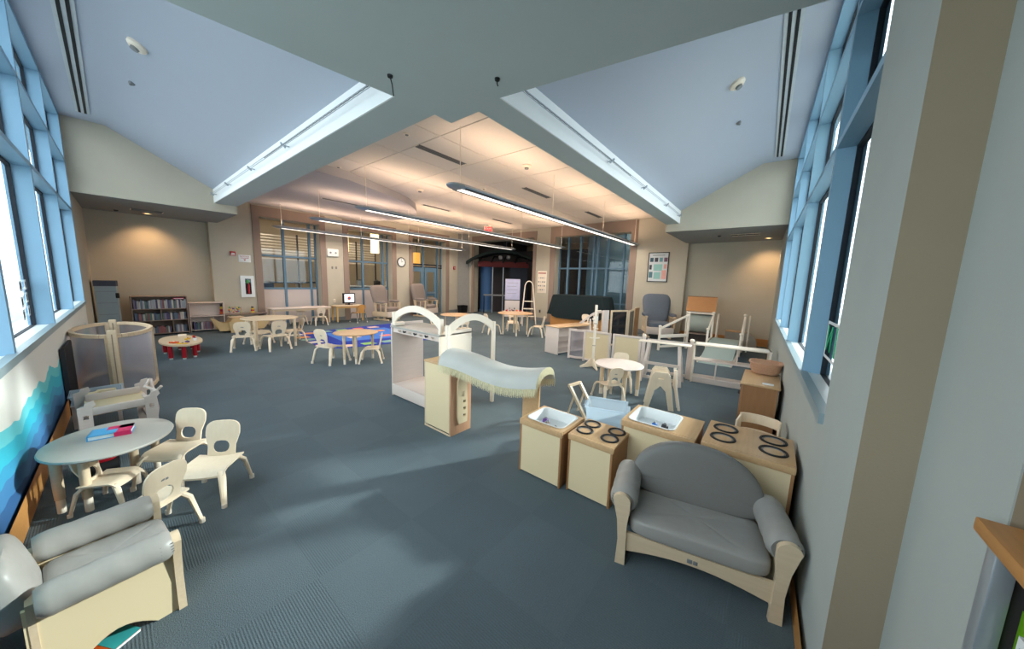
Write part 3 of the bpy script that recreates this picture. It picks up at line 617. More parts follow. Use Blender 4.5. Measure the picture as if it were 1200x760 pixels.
# ============================================================ CHAIRS AND TABLES
def chair_proto(name, m, seat_h=0.25, back_h=0.52, w_=0.30, dp=0.27, label='', hole=True, legm=None, back_w=1.0, mark=True):
    t = thing(name, label, 'chair')
    legm = legm or m; k = w_/0.30
    def seat(u, v, top):
        x = (u-0.5)*w_; y = (v-0.5)*dp
        z = seat_h+0.012*(2*u-1)**2-(0.035*max(0, v-0.8)**1.5*11) + (0.0 if top else -0.013); return (x, y, z)
    b = B(); n = 10
    top = [[seat(i/n, j/n, 1) for j in range(n+1)] for i in range(n+1)]; bot = [[seat(i/n, j/n, 0) for j in range(n+1)] for i in range(n+1)]
    b.grid(lambda u, v: top[round(u*n)][round(v*n)], n, n); b.grid(lambda u, v: bot[round(u*n)][round(v*n)], n, n)
    ring = [(i, 0) for i in range(n)]+[(n, j) for j in range(n)]+[(n-i, n) for i in range(n)]+[(0, n-j) for j in range(n)]
    rg = [top[i][j] for i, j in ring]; rb = [bot[i][j] for i, j in ring]; q = len(ring)
    b.add(rg+rb, [(i, (i+1) % q, q+(i+1) % q, q+i) for i in range(q)])
    finish(b, 'seat', m, t)
    # backrest: shaped ply with rounded head and a cut-out
    H_ = back_h-seat_h+0.01; bw = w_*0.385*back_w; lw = w_*0.31*back_w
    pts = [(-lw, 0), (lw, 0), (lw, H_*0.3), (bw, H_*0.6)] + [(bw*cos(a*pi/14) if False else bw*math.copysign(abs(cos(a*pi/14))**0.6, cos(a*pi/14)), H_*0.72+H_*0.28*sin(a*pi/14)**0.8 if 0 < a < 14 else H_*0.72) for a in range(15)] + [(-bw, H_*0.6), (-lw, H_*0.3)]
    loops = [pts]
    if hole: loops.append([(lw*0.6*math.copysign(abs(cos(a*pi/8))**0.7, cos(a*pi/8)), H_*0.29+H_*0.17*sin(a*pi/8)) for a in range(16)])
    b = B(); b.plate(loops, 0.012)
    for v in b.b.verts:
        x, y, z = v.co; v.co = Vector((x, -dp/2-0.008+z-y*0.22+0.9*x*x*-1+0.02, seat_h-0.01+y))
    bk = finish(b, 'backrest', m, t)
    if mark:
        yb = -dp/2-0.008-(H_*0.62)*0.22+0.02
        finish(B().rbox(-0.02*k, 0.0, yb-0.004, yb+0.001, seat_h+H_*0.6, seat_h+H_*0.6+0.014, 0.002).rbox(0.004, 0.02*k, yb-0.004, yb+0.001, seat_h+H_*0.6-0.003, seat_h+H_*0.6+0.012, 0.002), 'branded_mark', GREY, bk)
    for sx_ in (-1, 1):
        for sy_ in (-1, 1):
            p = [(sx_*w_*0.30, sy_*dp*0.28, seat_h-0.012), (sx_*w_*0.42, sy_*dp*0.42, seat_h-0.018), (sx_*w_*0.485, sy_*dp*0.52, seat_h-0.05), (sx_*w_*0.56, sy_*dp*0.68, 0.012)]
            l = finish(B().tube(p, [0.014, 0.023, 0.023, 0.016], 8, flat=0.7), 'leg', legm, t)
            finish(B().cyl((p[3][0]*0.995, p[3][1]*0.995, 0.03), (p[3][0], p[3][1], 0.0), 0.017, 8), 'leg_tip', OFFW, l)
    return t
CH = chair_proto('toddler_chair', BIRCH, label='pale ply toddler chair at the right end of the near left table, farther from the camera')
def place(proto, x, y, rz, label, group, first, scale=None):
    if first:
        proto.location = (x, y, 0); proto.rotation_euler = (0, 0, radians(rz)); proto['label'] = label; proto['group'] = group
        if scale: proto.scale = scale
        return proto
    c = copy_tree(proto, (x, y, 0), rz, label, scale=scale); c['group'] = group; return c
g = 'toddler chairs around the tables'
chairs = [  # x, y, facing (deg, 0 faces +y), scale, label
 (0.38, 3.19, 142, 0.87, 'pale toddler chair standing clear on the carpet, rightmost by the near left table'),
 (0.24, 3.70, 136, 1.0, 'pale toddler chair half under the near left table, behind the rightmost one'),
 (0.03, 2.93, 34, 1.0, 'pale toddler chair seen from behind, between the armchair and the near left table'),
 (-0.10, 3.60, -125, 0.78, 'pale toddler chair pushed right underneath the near left table'),
 (1.80, 9.0, -18, 1.25, 'white backed toddler chair at the left of the second round table'),
 (2.28, 8.66, 8, 1.28, 'white backed toddler chair in front of the second round table'),
 (2.20, 9.6, 205, 1.2, 'toddler chair on the far side of the second round table'),
 (2.86, 9.35, 95, 1.15, 'tan toddler chair tucked in at the right of the second round table'),
 (2.66, 6.66, -70, 1.32, 'toddler chair with a round topped back at the left of the table by the rug'),
 (3.22, 6.16, 55, 1.12, 'smaller toddler chair at the right of the table by the rug'),
 (4.02, 12.55, 0, 1.15, 'left toddler chair at the long pale table under the lobby window'),
 (4.45, 12.0, 0, 1.15, 'right toddler chair at the long pale table under the lobby window'),
 (7.66, 6.95, -110, 1.25, 'toddler chair on the left of the table in front of the ladder'),
 (8.36, 5.66, 20, 1.25, 'toddler chair on the right of the table in front of the ladder'),
 (8.75, 6.95, 135, 1.2, 'toddler chair on the far side of the table in front of the ladder'),
 (6.35, 8.1, -130, 1.1, 'toddler chair whose back shows through the large arch'),
 (6.5, 7.05, -20, 1.1, 'toddler chair turned away behind the large arch'),
 (4.56, 1.76, -35, 1.0, 'white toddler chair with its back to the camera at the small round table'),
 (5.18, 1.82, 110, 1.08, 'white toddler chair on the far side of the small round table'),
 (10.6, 5.1, 120, 1.15, 'toddler chair with a notch in its back behind the white ramp panel'),
]
for i, (x, y, rz, s_, lab) in enumerate(chairs): place(CH, x, y, rz, lab, g, i == 0, (s_, s_, s_) if i else None)
def round_table(x, y, rx, ry, h, topm, legm, label, legs=None, lr=0.026, group='round tables on the carpet', skirt=True, tips=OFFW):
    t = thing('round_table', label, 'table', (x, y, 0), 0, group)
    pr = [(0, h), (0.93, h), (0.985, h-0.004), (1.0, h-0.013), (0.985, h-0.022), (0.93, h-0.027), (0, h-0.027)]
    finish(B().grid(lambda u, v: (rx*pr[round(v*6)][0]*cos(2*pi*u), ry*pr[round(v*6)][0]*sin(2*pi*u), pr[round(v*6)][1]), 48, 6, True), 'tabletop', topm, t)
    legs = legs or [(0.68*rx*cos(a), 0.68*ry*sin(a)) for a in (pi/4, 3*pi/4, 5*pi/4, 7*pi/4)]
    for (lx, ly) in legs:
        l = finish(B().tube([(lx, ly, h-0.027), (lx, ly, h*0.45), (lx, ly, 0.10)], [lr, lr, lr*0.92], 12), 'leg', legm, t)
        finish(B().cyl((lx, ly, 0.0), (lx, ly, 0.10), lr*0.8, 12), 'leg_extension', tips, l)
    return t
round_table(-0.08, 3.80, 0.33, 0.38, 0.43, GREYT, MAPLE, 'grey topped round table with a book on it, nearest the camera on the left', [(-0.13, -0.21), (-0.25, -0.10), (0.22, 0.12), (0.10, 0.0)], 0.026)
round_table(2.35, 9.2, 0.56, 0.54, 0.67, MAPLE, MAPLE, 'round maple table with four chairs between the busy activity table and the rug', [(-0.39, -0.40), (0.36, -0.43), (-0.3, 0.38), (0.38, 0.35)], 0.032)
round_table(3.08, 6.5, 0.42, 0.41, 0.58, WOODT, MAPLE, 'round maple table catching a warm reflection in front of the blue rug', [(-0.33, -0.2), (-0.16, -0.5+0.19), (0.3, -0.08), (0.1, 0.32)], 0.026)
round_table(4.87, 1.74, 0.37, 0.36, 0.49, PINK, MAPLE, 'small round table with a pinkish top beside the folding step stool', [(-0.15, 0.2), (-0.22, -0.18), (0.14, -0.26), (0.16, 0.2)], 0.034)
round_table(8.12, 6.35, 0.58, 0.56, 0.7, WOODT, MAPLE, 'round table with a tan top in front of the ladder', None, 0.028)
round_table(6.75, 7.6, 0.5, 0.5, 0.62, WOODT, MAPLE, 'round table with a tan top glimpsed through the large arch', None, 0.026)
# book on the near table
t = thing('picture_book', 'thick closed book with a pink and blue cover on the grey round table', 'book', (-0.07, 3.86, 0.43), -10)
finish(B().box(-0.105, 0.10, -0.072, 0.072, 0.004, 0.03), 'page_block', WHITE, t)
finish(B().box(-0.11, 0.105, -0.078, 0.078, 0.03, 0.034).box(-0.11, 0.105, -0.078, 0.078, 0, 0.004).box(-0.112, -0.106, -0.078, 0.078, 0, 0.034), 'cover', mat('sky blue cover', (70, 165, 220), 0.35), t)
finish(B().box(-0.03, 0.105, 0.01, 0.078, 0.034, 0.0352).box(0.03, 0.105, -0.078, 0.078, 0.034, 0.0352).box(0.02, 0.1055, -0.0785, -0.0715, 0.0, 0.034), 'pink_panel', mat('raspberry cover', (214, 40, 96), 0.35), t)
# red legged activity table with toys
t = thing('activity_table', 'low oval activity table on red legs, strewn with toys', 'table', (0.85, 9.35, 0))
h = 0.29
finish(B().grid(lambda u, v: (0.31*[0, 1, 1, 0][round(v*3)]*cos(2*pi*u), 0.72*[0, 1, 1, 0][round(v*3)]*sin(2*pi*u), [h, h, h-0.03, h-0.03][round(v*3)]), 40, 3, True), 'tabletop', MAPLE, t)
for (lx, ly) in ((-0.2, -0.5), (0.0, -0.28), (0.13, -0.52), (0.24, 0.0), (0.02, 0.5), (-0.22, 0.2), (0.2, 0.42), (-0.03, -0.62)):
    l = finish(B().cyl((lx, ly, 0.03), (lx, ly, h-0.03), 0.034, 12), 'leg', RED, t); finish(B().cyl((lx, ly, 0), (lx, ly, 0.03), 0.026, 10), 'foot', WHITE, l)
rnd = random.Random(2)
cols = [RED, YELLOW, GREEN, BLUE, ORANGE, PURP, WHITE]
cn = {id(RED): 'red', id(YELLOW): 'yellow', id(GREEN): 'green', id(BLUE): 'blue', id(ORANGE): 'orange', id(PURP): 'purple', id(WHITE): 'white'}
spots = [(0.72, 9.0, ORANGE, 0.1, 0.12, 0.03, 'orange tray on the left end of the activity table'), (0.95, 9.35, YELLOW, 0.05, 0.16, 0.025, 'long yellow block on the activity table'),
         (0.92, 9.8, OFFW, 0.13, 0.09, 0.05, 'pale wooden puzzle board at the back of the activity table'), (1.03, 9.1, WHITE, 0.05, 0.05, 0.05, 'white block at the near edge of the activity table'),
         (0.9, 8.95, PURP, 0.05, 0.07, 0.03, 'purple block in the middle of the activity table'), (1.06, 9.5, RED, 0.04, 0.06, 0.04, 'red block at the right end of the activity table'), (0.82, 8.8, YELLOW, 0.16, 0.04, 0.02, 'yellow strip on the near edge of the activity table')]
for (x, y, m, a, c, h2, lab) in spots:
    q = thing('toy_block', lab, 'toy', (x, y, h), rnd.uniform(-30, 30), 'toys on the activity table')
    finish(B().rbox(-a/2, a/2, -c/2, c/2, 0, h2, 0.008), 'block', m, q); finish(B().lathe([(0, h2+0.012), (0.012, h2+0.01), (0.014, h2-0.002)], n=10), 'knob', cols[rnd.randrange(7)], q)
# long table and computer table
def rect_table(x, y, w_, d, h, rz, topm, legm, label, lr=0.03):
    t = thing('rectangular_table', label, 'table', (x, y, 0), rz)
    finish(B().rbox(-w_/2, w_/2, -d/2, d/2, h-0.028, h, 0.01), 'tabletop', topm, t)
    finish(B().box(-w_/2+0.06, w_/2-0.06, -d/2+0.05, -d/2+0.07, h-0.09, h-0.028).box(-w_/2+0.06, w_/2-0.06, d/2-0.07, d/2-0.05, h-0.09, h-0.028), 'apron', legm, t)
    for sx_ in (-1, 1):
        for sy_ in (-1, 1):
            l = finish(B().cyl((sx_*(w_/2-0.06), sy_*(d/2-0.06), 0.05), (sx_*(w_/2-0.06), sy_*(d/2-0.06), h-0.028), lr, 10), 'leg', legm, t)
            finish(B().cyl((sx_*(w_/2-0.06), sy_*(d/2-0.06), 0), (sx_*(w_/2-0.06), sy_*(d/2-0.06), 0.05), lr*0.8, 10), 'foot', GREY, l)
    return t
rect_table(4.0, 12.35, 1.75, 0.6, 0.6, 0, PINK, MAPLE, 'long pale table against the spandrel of the first lobby window')
rect_table(5.55, 12.3, 1.0, 0.6, 0.62, -4, MAPLE, mat('honey wood', (226, 180, 110), 0.45, 0.06, 5), 'honey legged table carrying the computer between the two lobby windows')
t = thing('computer_monitor', 'small black computer monitor with a lit white screen', 'monitor', (5.62, 12.33, 0.62), 8)
finish(B().rbox(-0.24, 0.24, -0.03, 0.03, 0.06, 0.44, 0.012), 'casing', BLACK, t)
finish(B().box(-0.19, 0.19, -0.034, -0.03, 0.11, 0.40), 'screen', mat('lit screen', (235, 238, 245), 0.4, emit=(235, 240, 250), es=0.9), t)
finish(B().plate([arc(0, 0, 0.07, 0, 330, 11)], 0.003, XZ(-0.01, -0.034, 0.25)), 'screen_picture', ORANGE, t); finish(B().box(-0.06, 0.06, -0.038, -0.036, 0.23, 0.26), 'screen_band', BLUE, t)
finish(B().cyl((0, 0, 0.0), (0, 0, 0.07), 0.03, 10).rbox(-0.11, 0.11, -0.08, 0.08, 0, 0.015, 0.005), 'stand', BLACK, t)
t = chair_proto('ply_chair', mat('honey ply', (214, 156, 84), 0.45, 0.05, 5), 0.36, 0.66, 0.36, 0.34, 'honey ply chair on grey legs tucked at the computer table', hole=False, legm=GREY, mark=False)
t.location = (5.78, 11.95, 0); t.rotation_euler = (0, 0, radians(8))

# ============================================================ RUG
t = thing('area_rug', 'royal blue rug with rows of coloured picture squares', 'rug', (4.4, 9.3, 0), 0)
rp = [(3.35-4.4, 10.6-9.3), (2.98-4.4, 8.15-9.3), (3.35-4.4, 7.75-9.3), (6.9-4.4, 7.1-9.3), (6.95-4.4, 10.9-9.3)]
finish(B().plate([rp], 0.008), 'rug_base', RUG, t)
finish(B().plate([[(-0.55, 0.75), (-0.7, -0.75), (1.2, -1.2), (1.35, 0.8)]], 0.002, Matrix.Translation((0, 0, 0.008))), 'light_blue_field', mat('light blue rug', (66, 120, 208), 0.95, 0.06, 50), t)
rc = [mat('rug square %d' % i, c, 0.95, 0.05, 50) for i, c in enumerate([(214, 206, 196), (150, 196, 110), (222, 150, 90), (226, 128, 120), (128, 168, 160), (226, 196, 176)])]
k = 0
for (px, py, n_) in ((-1.2, 1.0, 0), (-0.85, 1.05, 0), (-0.4, 1.1, 0), (0.1, 1.1, 0), (0.6, 1.1, 0), (1.1, 1.1, 0), (-1.2, 0.5, 0), (-1.22, 0.05, 0), (-1.2, -0.4, 0), (-1.2, -0.9, 0), (-0.85, -1.35, 0), (-0.35, -1.4, 0), (0.15, -1.45, 0), (0.65, -1.5, 0), (1.2, -1.5, 0), (-0.2, -0.3, 0), (0.3, 0.2, 0), (0.6, -0.6, 0), (0.1, 0.55, 0), (0.9, 0.3, 0), (1.55, -0.9, 0), (1.6, -0.2, 0), (1.65, 0.5, 0)):
    finish(B().plate([arc(px, py, 0.17, 0, 330, 11, 0.15) if k % 3 == 1 else [(px-0.16, py-0.13), (px+0.16, py-0.15), (px+0.15, py+0.14), (px-0.15, py+0.13)]], 0.002, Matrix.Translation((0, 0, 0.0095))), 'picture_square', rc[(k*2+k//3) % 6], t)
    k += 1

# ============================================================ GLIDERS
def glider(x, y, rz, m, label, scale=1, ott=True):
    t = thing('glider_rocker', label, 'armchair', (x, y, 0), rz, 'gliding nursing chairs'); t.scale = (scale,)*3
    for s_ in (-1, 1):
        finish(B().rbox(s_*0.27-0.03, s_*0.27+0.03, -0.34, 0.30, 0.0, 0.05, 0.015).bar((s_*0.27, -0.15, 0.04), (s_*0.27, -0.15, 0.22), 0.05, 0.05).bar((s_*0.27, 0.12, 0.04), (s_*0.27, 0.12, 0.22), 0.05, 0.05), 'base_runner', MAPLE, t)
        finish(B().rbox(s_*0.33-0.025, s_*0.33+0.025, -0.32, 0.28, 0.14, 0.30, 0.01), 'side_rail', MAPLE, t)
        a = finish(B().rbox(s_*0.36-0.035, s_*0.36+0.035, -0.33, 0.18, 0.56, 0.60, 0.015).bar((s_*0.36, -0.28, 0.28), (s_*0.36, -0.3, 0.57), 0.04, 0.05).bar((s_*0.36, 0.12, 0.28), (s_*0.36, 0.12, 0.57), 0.04, 0.05).bar((s_*0.36, -0.08, 0.28), (s_*0.36, -0.08, 0.57), 0.025, 0.025), 'armrest', MAPLE, t)
        finish(B().soft((s_*0.36, -0.06, 0.63), (0.12, 0.40, 0.09), 0.5), 'arm_pad', m, a)
        finish(B().tube([(s_*0.31, 0.16, 0.26), (s_*0.31, 0.24, 0.6), (s_*0.29, 0.36, 1.12)], 0.022, 8), 'back_post', MAPLE, t)
    finish(B().rbox(-0.34, 0.34, -0.36, -0.32, 0.12, 0.31, 0.01), 'front_rail', PINK, t)
    finish(B().soft((0, -0.04, 0.37), (0.6, 0.6, 0.15), 0.35, wr=0.03), 'seat_cushion', m, t)
    M_ = Matrix.Translation((0, 0.26, 0.76)) @ Matrix.Rotation(radians(-13), 4, 'X')
    def f(a, b_):
        pw = lambda v, e: math.copysign(abs(v)**e, v); u = 2*pi*a; v = -pi/2+pi*b_
        px = pw(cos(u), 0.45)*pw(cos(v), 0.4); pz = pw(sin(u), 0.45)*pw(cos(v), 0.4); py = pw(sin(v), 0.7)
        d = sum(math.exp(-((px-qx)**2+(pz-qz)**2)/0.012) for qx in (-0.4, 0, 0.4) for qz in (-0.35, 0.3))
        return M_ @ Vector((px*(0.35+0.05*pz), py*(0.085-0.035*d), pz*0.44))
    finish(B().grid(f, 44, 14, True), 'back_cushion', m, t)
    return t
glider(6.95, 12.05, 20, TAUPE, 'taupe glider rocker nearest the computer table', 1.15)
glider(8.95, 12.25, 18, TAUPE, 'taupe glider rocker in front of the lobby door', 1.22)
glider(11.4, 2.9, -62, GREYU, 'grey blue glider rocker below the framed poster', 1.2)

# ============================================================ LEFT SIDE
# curved frosted screens forming a ring
RC = (-0.03, 7.25); RR = 0.42
def curved_panel(cx, cy, r, a0, a1, h, label, grp, z0=0.03, m=ACRYL, fm=MAPLE, rx=None):
    t = thing('curved_screen_panel', label, 'room divider', (cx, cy, 0), 0, grp); n = 10; rx = rx or r
    A = [radians(a0+(a1-a0)*i/n) for i in range(n+1)]
    finish(B().grid(lambda u, v: (rx*cos(A[round(u*n)]), r*sin(A[round(u*n)]), z0+0.02+v*(h-z0-0.04)), n, 1), 'acrylic_sheet', m, t)
    for z in (z0+0.02, h-0.02):
        b = B(); P = [(rx*cos(a), r*sin(a)) for a in A]
        for i in range(n): b.bar((*P[i], z), (*P[i+1], z), 0.04, 0.045)
        finish(b, 'rail', fm, t)
    for a in (A[0], A[-1]):
        finish(B().bar((rx*cos(a), r*sin(a), 0), (rx*cos(a), r*sin(a), h), 0.045, 0.045), 'post', fm, t)
    return t
gg = 'curved frosted screens in a ring by the mural'
for a0, a1, h, lab in ((182, 262, 0.86, 'front left curved frosted screen of the ring by the mural'), (272, 352, 0.86, 'front right curved frosted screen of the ring by the mural'), (2, 82, 0.84, 'back right curved frosted screen of the ring by the mural'), (98, 174, 0.84, 'back left curved frosted screen of the ring by the mural')):
    curved_panel(RC[0]+0.02, RC[1]+0.12, 0.86, a0, a1, h, lab, gg, rx=0.37)
for (x, y, z, lab) in ((-0.02, 6.48, 0.92, 'upright joining post between the two front curved screens'), (0.0, 8.22, 0.88, 'upright joining post between the two back curved screens')):
    p = thing('connector_post', lab, 'post', (x, y, 0)); finish(B().rbox(-0.04, 0.04, -0.025, 0.025, 0, z, 0.012), 'post', MAPLE, p); finish(B().box(-0.005, 0.005, -0.027, -0.025, 0.05, z-0.05), 'hinge_groove', TRIM, p)
t = thing('black_panel', 'black panel standing upright between the mural and the curved screens', 'panel', (-0.375, 6.6, 0), -1.5)  # flat black panel filling the dark gap beside the wall
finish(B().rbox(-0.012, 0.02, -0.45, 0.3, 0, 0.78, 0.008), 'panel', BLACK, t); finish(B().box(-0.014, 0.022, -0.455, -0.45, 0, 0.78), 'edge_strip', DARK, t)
# grey cabinet with rounded dark top
t = thing('storage_cabinet', 'pale blue grey cabinet with a dark rounded top in the left alcove', 'cabinet', (0.02, 12.4, 0))
P = [(-0.22, -0.3), (0.1, -0.3), (0.13, -0.2), (0.13, 0.3), (-0.22, 0.3)]
finish(B().plate([P], 1.28), 'body', mat('pale blue grey cabinet', (150, 166, 174), 0.5, 0.02), t)
finish(B().plate([[(p[0]*1.05, p[1]*1.04) for p in P]], 0.12, Matrix.Translation((0, 0, 1.28))), 'lid', mat('slate lid', (74, 78, 92), 0.6), t)
for z in (0.35, 0.62, 0.89, 1.16): finish(B().box(-0.2, 0.09, -0.304, -0.3, z-0.004, z+0.004), 'drawer_seam', GREY, t)
finish(B().rbox(0.08, 0.14, -0.31, -0.27, 1.0, 1.12, 0.01), 'latch', BLACK, t)
# bookshelves
def shelf_unit(name, label, loc, rz, w_, d, levels, m, cat='shelf', uprights=(), back=True, th=0.02, backm=None, group=None):
    t = thing(name, label, cat, loc, rz, group); H_ = levels[-1]
    for s_ in (-1, 1): finish(B().rbox(s_*w_/2-th/2, s_*w_/2+th/2, -d/2, d/2, 0, H_, 0.004), 'side_panel', m, t)
    for z in levels: finish(B().rbox(-w_/2+th/2, w_/2-th/2, -d/2, d/2, z-th, z, 0.003), 'shelf_board', m, t)
    if back: finish(B().box(-w_/2, w_/2, d/2-0.01, d/2, 0.02, H_-0.005), 'back_panel', backm or m, t)
    for (x, z0_, z1_) in uprights: finish(B().box(x-0.008, x+0.008, -d/2+0.01, d/2-0.01, z0_, z1_-th), 'divider', m, t)
    return t
shelf_unit('bookcase', 'brown bookcase packed with rows of books in the left alcove', (0.82, 12.5, 0), 0, 0.98, 0.34, (0.06, 0.4, 0.7, 1.02), TRIM, 'bookcase', ((-0.2, 0.06, 0.4), (0.2, 0.06, 0.4), (0.0, 0.4, 0.7)))
SH2 = shelf_unit('low_shelf', 'low pale shelf right of the bookcase, nearly empty', (1.72, 12.62, 0), 0, 0.72, 0.3, (0.06, 0.44, 0.82), PINK, 'shelf', ((0.12, 0.06, 0.44),))
bk_c = [mat('book cover %d' % i, c, 0.6) for i, c in enumerate([(96, 110, 130), (130, 120, 140), (70, 84, 104), (168, 170, 176), (150, 96, 96), (94, 120, 112), (196, 190, 180), (84, 76, 110)])]
cname = ['slate', 'lilac', 'navy', 'pale grey', 'rosy', 'grey green', 'cream', 'violet']
def books(x0_, x1_, y, z, hh, grp, where, dz=0.2, seed=0):
    r_ = random.Random(seed); x = x0_
    while x < x1_-0.02:
        wd = r_.uniform(0.025, 0.045); ht = hh*r_.uniform(0.78, 1); c = r_.randrange(8)
        o = finish(B().box(0, wd-0.003, 0, dz, 0, ht), 'book', bk_c[c]); o.location = (x, y, z)
        tag(o, '%s spined book among those %s' % (cname[c], where), 'book', '%s %s' % (cname[c], grp)); x += wd
books(0.36, 1.28, 12.36, 0.70, 0.24, 'books on the top shelf', 'packed on the top shelf of the bookcase', seed=1)
books(0.36, 0.81, 12.36, 0.40, 0.2, 'books on the middle shelf', 'packed on the middle shelf of the bookcase', seed=2)
books(0.84, 1.28, 12.36, 0.40, 0.2, 'books on the middle shelf', 'packed on the middle shelf of the bookcase', seed=3)
books(0.65, 0.98, 12.36, 0.06, 0.18, 'books on the bottom shelf', 'standing on the bottom shelf of the bookcase', seed=4)
books(1.05, 1.28, 12.36, 0.06, 0.2, 'books on the bottom shelf', 'standing on the bottom shelf of the bookcase', seed=5)
books(1.42, 1.80, 12.5, 0.06, 0.22, 'books on the low shelf', 'inside the low pale shelf', seed=6)
t = thing('display_books', 'bright pink and white book lying on the top shelf of the bookcase', 'book', (1.19, 12.33, 0.955-0.014), 0)
t.location = (1.16, 12.345, 0.70+0.24); t.name = 'picture_book'
finish(B().box(-0.1, 0.1, -0.01, 0.12, 0, 0.03), 'cover', mat('hot pink cover', (216, 60, 96), 0.5), t); finish(B().box(-0.09, 0.09, -0.012, -0.01, 0.004, 0.016), 'page_block', WHITE, t)
HONEY = mat('golden ply', (206, 176, 128), 0.45, 0.05, 5)
# boat shaped play furniture and bench
t = thing('rocking_boat', 'honey ply rocking boat with scooped sides near the extinguisher', 'play furniture', (2.35, 12.05, 0), 0)
pts = [(-0.62, 0.42), (-0.5, 0.06), (0.5, 0.06), (0.75, 0.40), (0.52, 0.40), (0.42, 0.26), (0.2, 0.22), (0.05, 0.4), (-0.2, 0.4), (-0.3, 0.26), (-0.42, 0.28)]
for y in (-0.22, 0.2): finish(B().plate([pts], 0.02, XZ(0, y, 0)), 'side_panel', HONEY, t)
finish(B().box(-0.48, 0.48, -0.22, 0.2, 0.08, 0.1), 'floor_board', HONEY, t); finish(B().rbox(-0.25, 0.1, -0.24, 0.22, 0.395, 0.415, 0.005), 'step_board', WOODT, t)
finish(B().plate([[(-0.12, 0), (0.1, 0), (0.14, 0.3), (-0.16, 0.3)]], 0.03, XZ(-0.15, -0.26, 0)), 'end_foot', HONEY, t)
b_ = thing('window_bench', 'brown ledge bench along the wall below the extinguisher', 'bench', (2.62, 12.62, 0)); finish(B().rbox(-0.55, 0.5, -0.13, 0.13, 0.42, 0.46, 0.01), 'seat', TRIM, b_)
for s_ in (-0.48, 0.44): finish(B().box(s_-0.03, s_+0.03, -0.1, 0.1, 0, 0.42), 'leg', TRIM, b_)
t = thing('bead_maze', 'bead maze of bent wires with red and yellow beads on the boat', 'toy', (2.25, 12.05, 0.415))
finish(B().rbox(-0.16, 0.16, -0.1, 0.1, 0, 0.02, 0.004), 'base', MAPLE, t)
for k in range(4):
    w_ = [(-0.14+0.02*k, -0.08+0.05*k, 0.02)]+[(-0.12+0.04*j, -0.08+0.05*k+0.02*sin(j*2+k), 0.22+0.07*sin(j*1.3+k*2)) for j in range(7)]+[(0.14, -0.08+0.05*k, 0.02)]
    wr = finish(B().tube(w_, 0.004, 5), 'wire', cols[k], t)
    for j in (1, 3, 5, 6): finish(B().lathe([(0, 0.022), (0.018, 0.012), (0.022, 0), (0.018, -0.012), (0, -0.022)], w_[j][0], w_[j][1], 8), 'bead', cols[(j+k) % 5], wr).location = (0, 0, w_[j][2])
for (x, y, m, lab, h_) in ((1.98, 12.5, ORANGE, 'orange and red stacking toy at the end of the low shelf', 0.3), (2.78, 12.62, YELLOW, 'small yellow and black toy figure on the ledge', 0.2)):
    z = 0.82 if m is ORANGE else 0.46
    if m is ORANGE: z = 0.46; x, y = 2.05, 12.62
    t = thing('stacking_toy', lab, 'toy', (x, y, z)); 
    for k in range(4): finish(B().rbox(-0.045+0.006*k, 0.045-0.006*k, -0.04, 0.04, h_*k/4, h_*(k+1)/4-0.004, 0.01), 'stacked_block', [m, RED, YELLOW, DARK][k], t)
# wooden frame unit with tray behind the near table (toddler display stand)
t = thing('ply_play_stand', 'low pale ply stand with knobbed ends behind the near left table', 'play furniture', (-0.06, 4.95, 0), 4)
for x in (-0.17, 0.24):
    P = [(-0.05, 0), (0.03, 0), (0.035, 0.40), (0.06, 0.43), (0.05, 0.47), (0.0, 0.46), (-0.01, 0.43), (-0.05, 0.42)]
    e_ = finish(B().plate([P, [(-0.02, 0.3), (-0.02, 0.34), (0.01, 0.34), (0.01, 0.3)]], 0.025, XZ(x, -0.1, 0, 0)), 'end_frame', PINK, t)
    finish(B().plate([P], 0.02, XZ(x, 0.5, 0, 0)), 'end_frame', PINK, t)
for y, z in ((-0.11, 0.40), (0.05, 0.36), (0.45, 0.40)): finish(B().rbox(-0.15, 0.22, y-0.012, y+0.012, z-0.07, z, 0.006), 'cross_rail', PINK, t)
finish(B().grid(lambda u, v: (-0.16+0.4*u, -0.08+0.55*v, 0.34-0.09*sin(pi*v)), 4, 10), 'sling_panel', CREAM, t)
for z in (0.12, 0.3): finish(B().rbox(0.225, 0.255, -0.1, 0.48, z-0.02, z+0.02, 0.006), 'side_rail', PINK, t)
finish(B().tube([(0.26, 0.1, 0.0), (0.3, 0.16, 0.2), (0.29, 0.3, 0.5)], 0.02, 8), 'hook_post', PINK, t)
finish(B().tube([(0.29, 0.3, 0.5), (0.24, 0.22, 0.44), (0.3, 0.05, 0.42), (0.33, 0.0, 0.47)], 0.014, 8), 'hook_arm', PINK, t)
t = thing('storage_tray', 'clear plastic tray by the foot of the mural ring screens', 'storage bin', (-0.17, 5.72, 0.26), 0)
def open_bin(t, w_, d, h_, m, lip=0.02, taper=0.86, rim=None, th=0.004):
    b = B(); o = [(-w_/2, -d/2), (w_/2, -d/2), (w_/2, d/2), (-w_/2, d/2)]
    i_ = [(x*taper, y*taper) for x, y in o]
    vs = [(x, y, h_) for x, y in o]+[(x, y, 0.0) for x, y in i_]+[(x*0.96, y*0.96, h_) for x, y in o]+[(x*0.95, y*0.95, 0.012) for x, y in i_]
    fs = [(k, (k+1) % 4, 4+(k+1) % 4, 4+k) for k in range(4)]+[(8+k, 8+(k+1) % 4, 12+(k+1) % 4, 12+k) for k in range(4)]+[(4, 5, 6, 7), (12, 13, 14, 15)]+[(k, (k+1) % 4, 8+(k+1) % 4, 8+k) for k in range(4)]
    b.add(vs, fs); finish(b, 'bin_body', m, t)
    b = B(); b.tube([(*p, h_) for p in [(x*1.03, y*1.03) for x, y in o]], lip*0.4, 6, closed=True); finish(b, 'rim', rim or m, t)
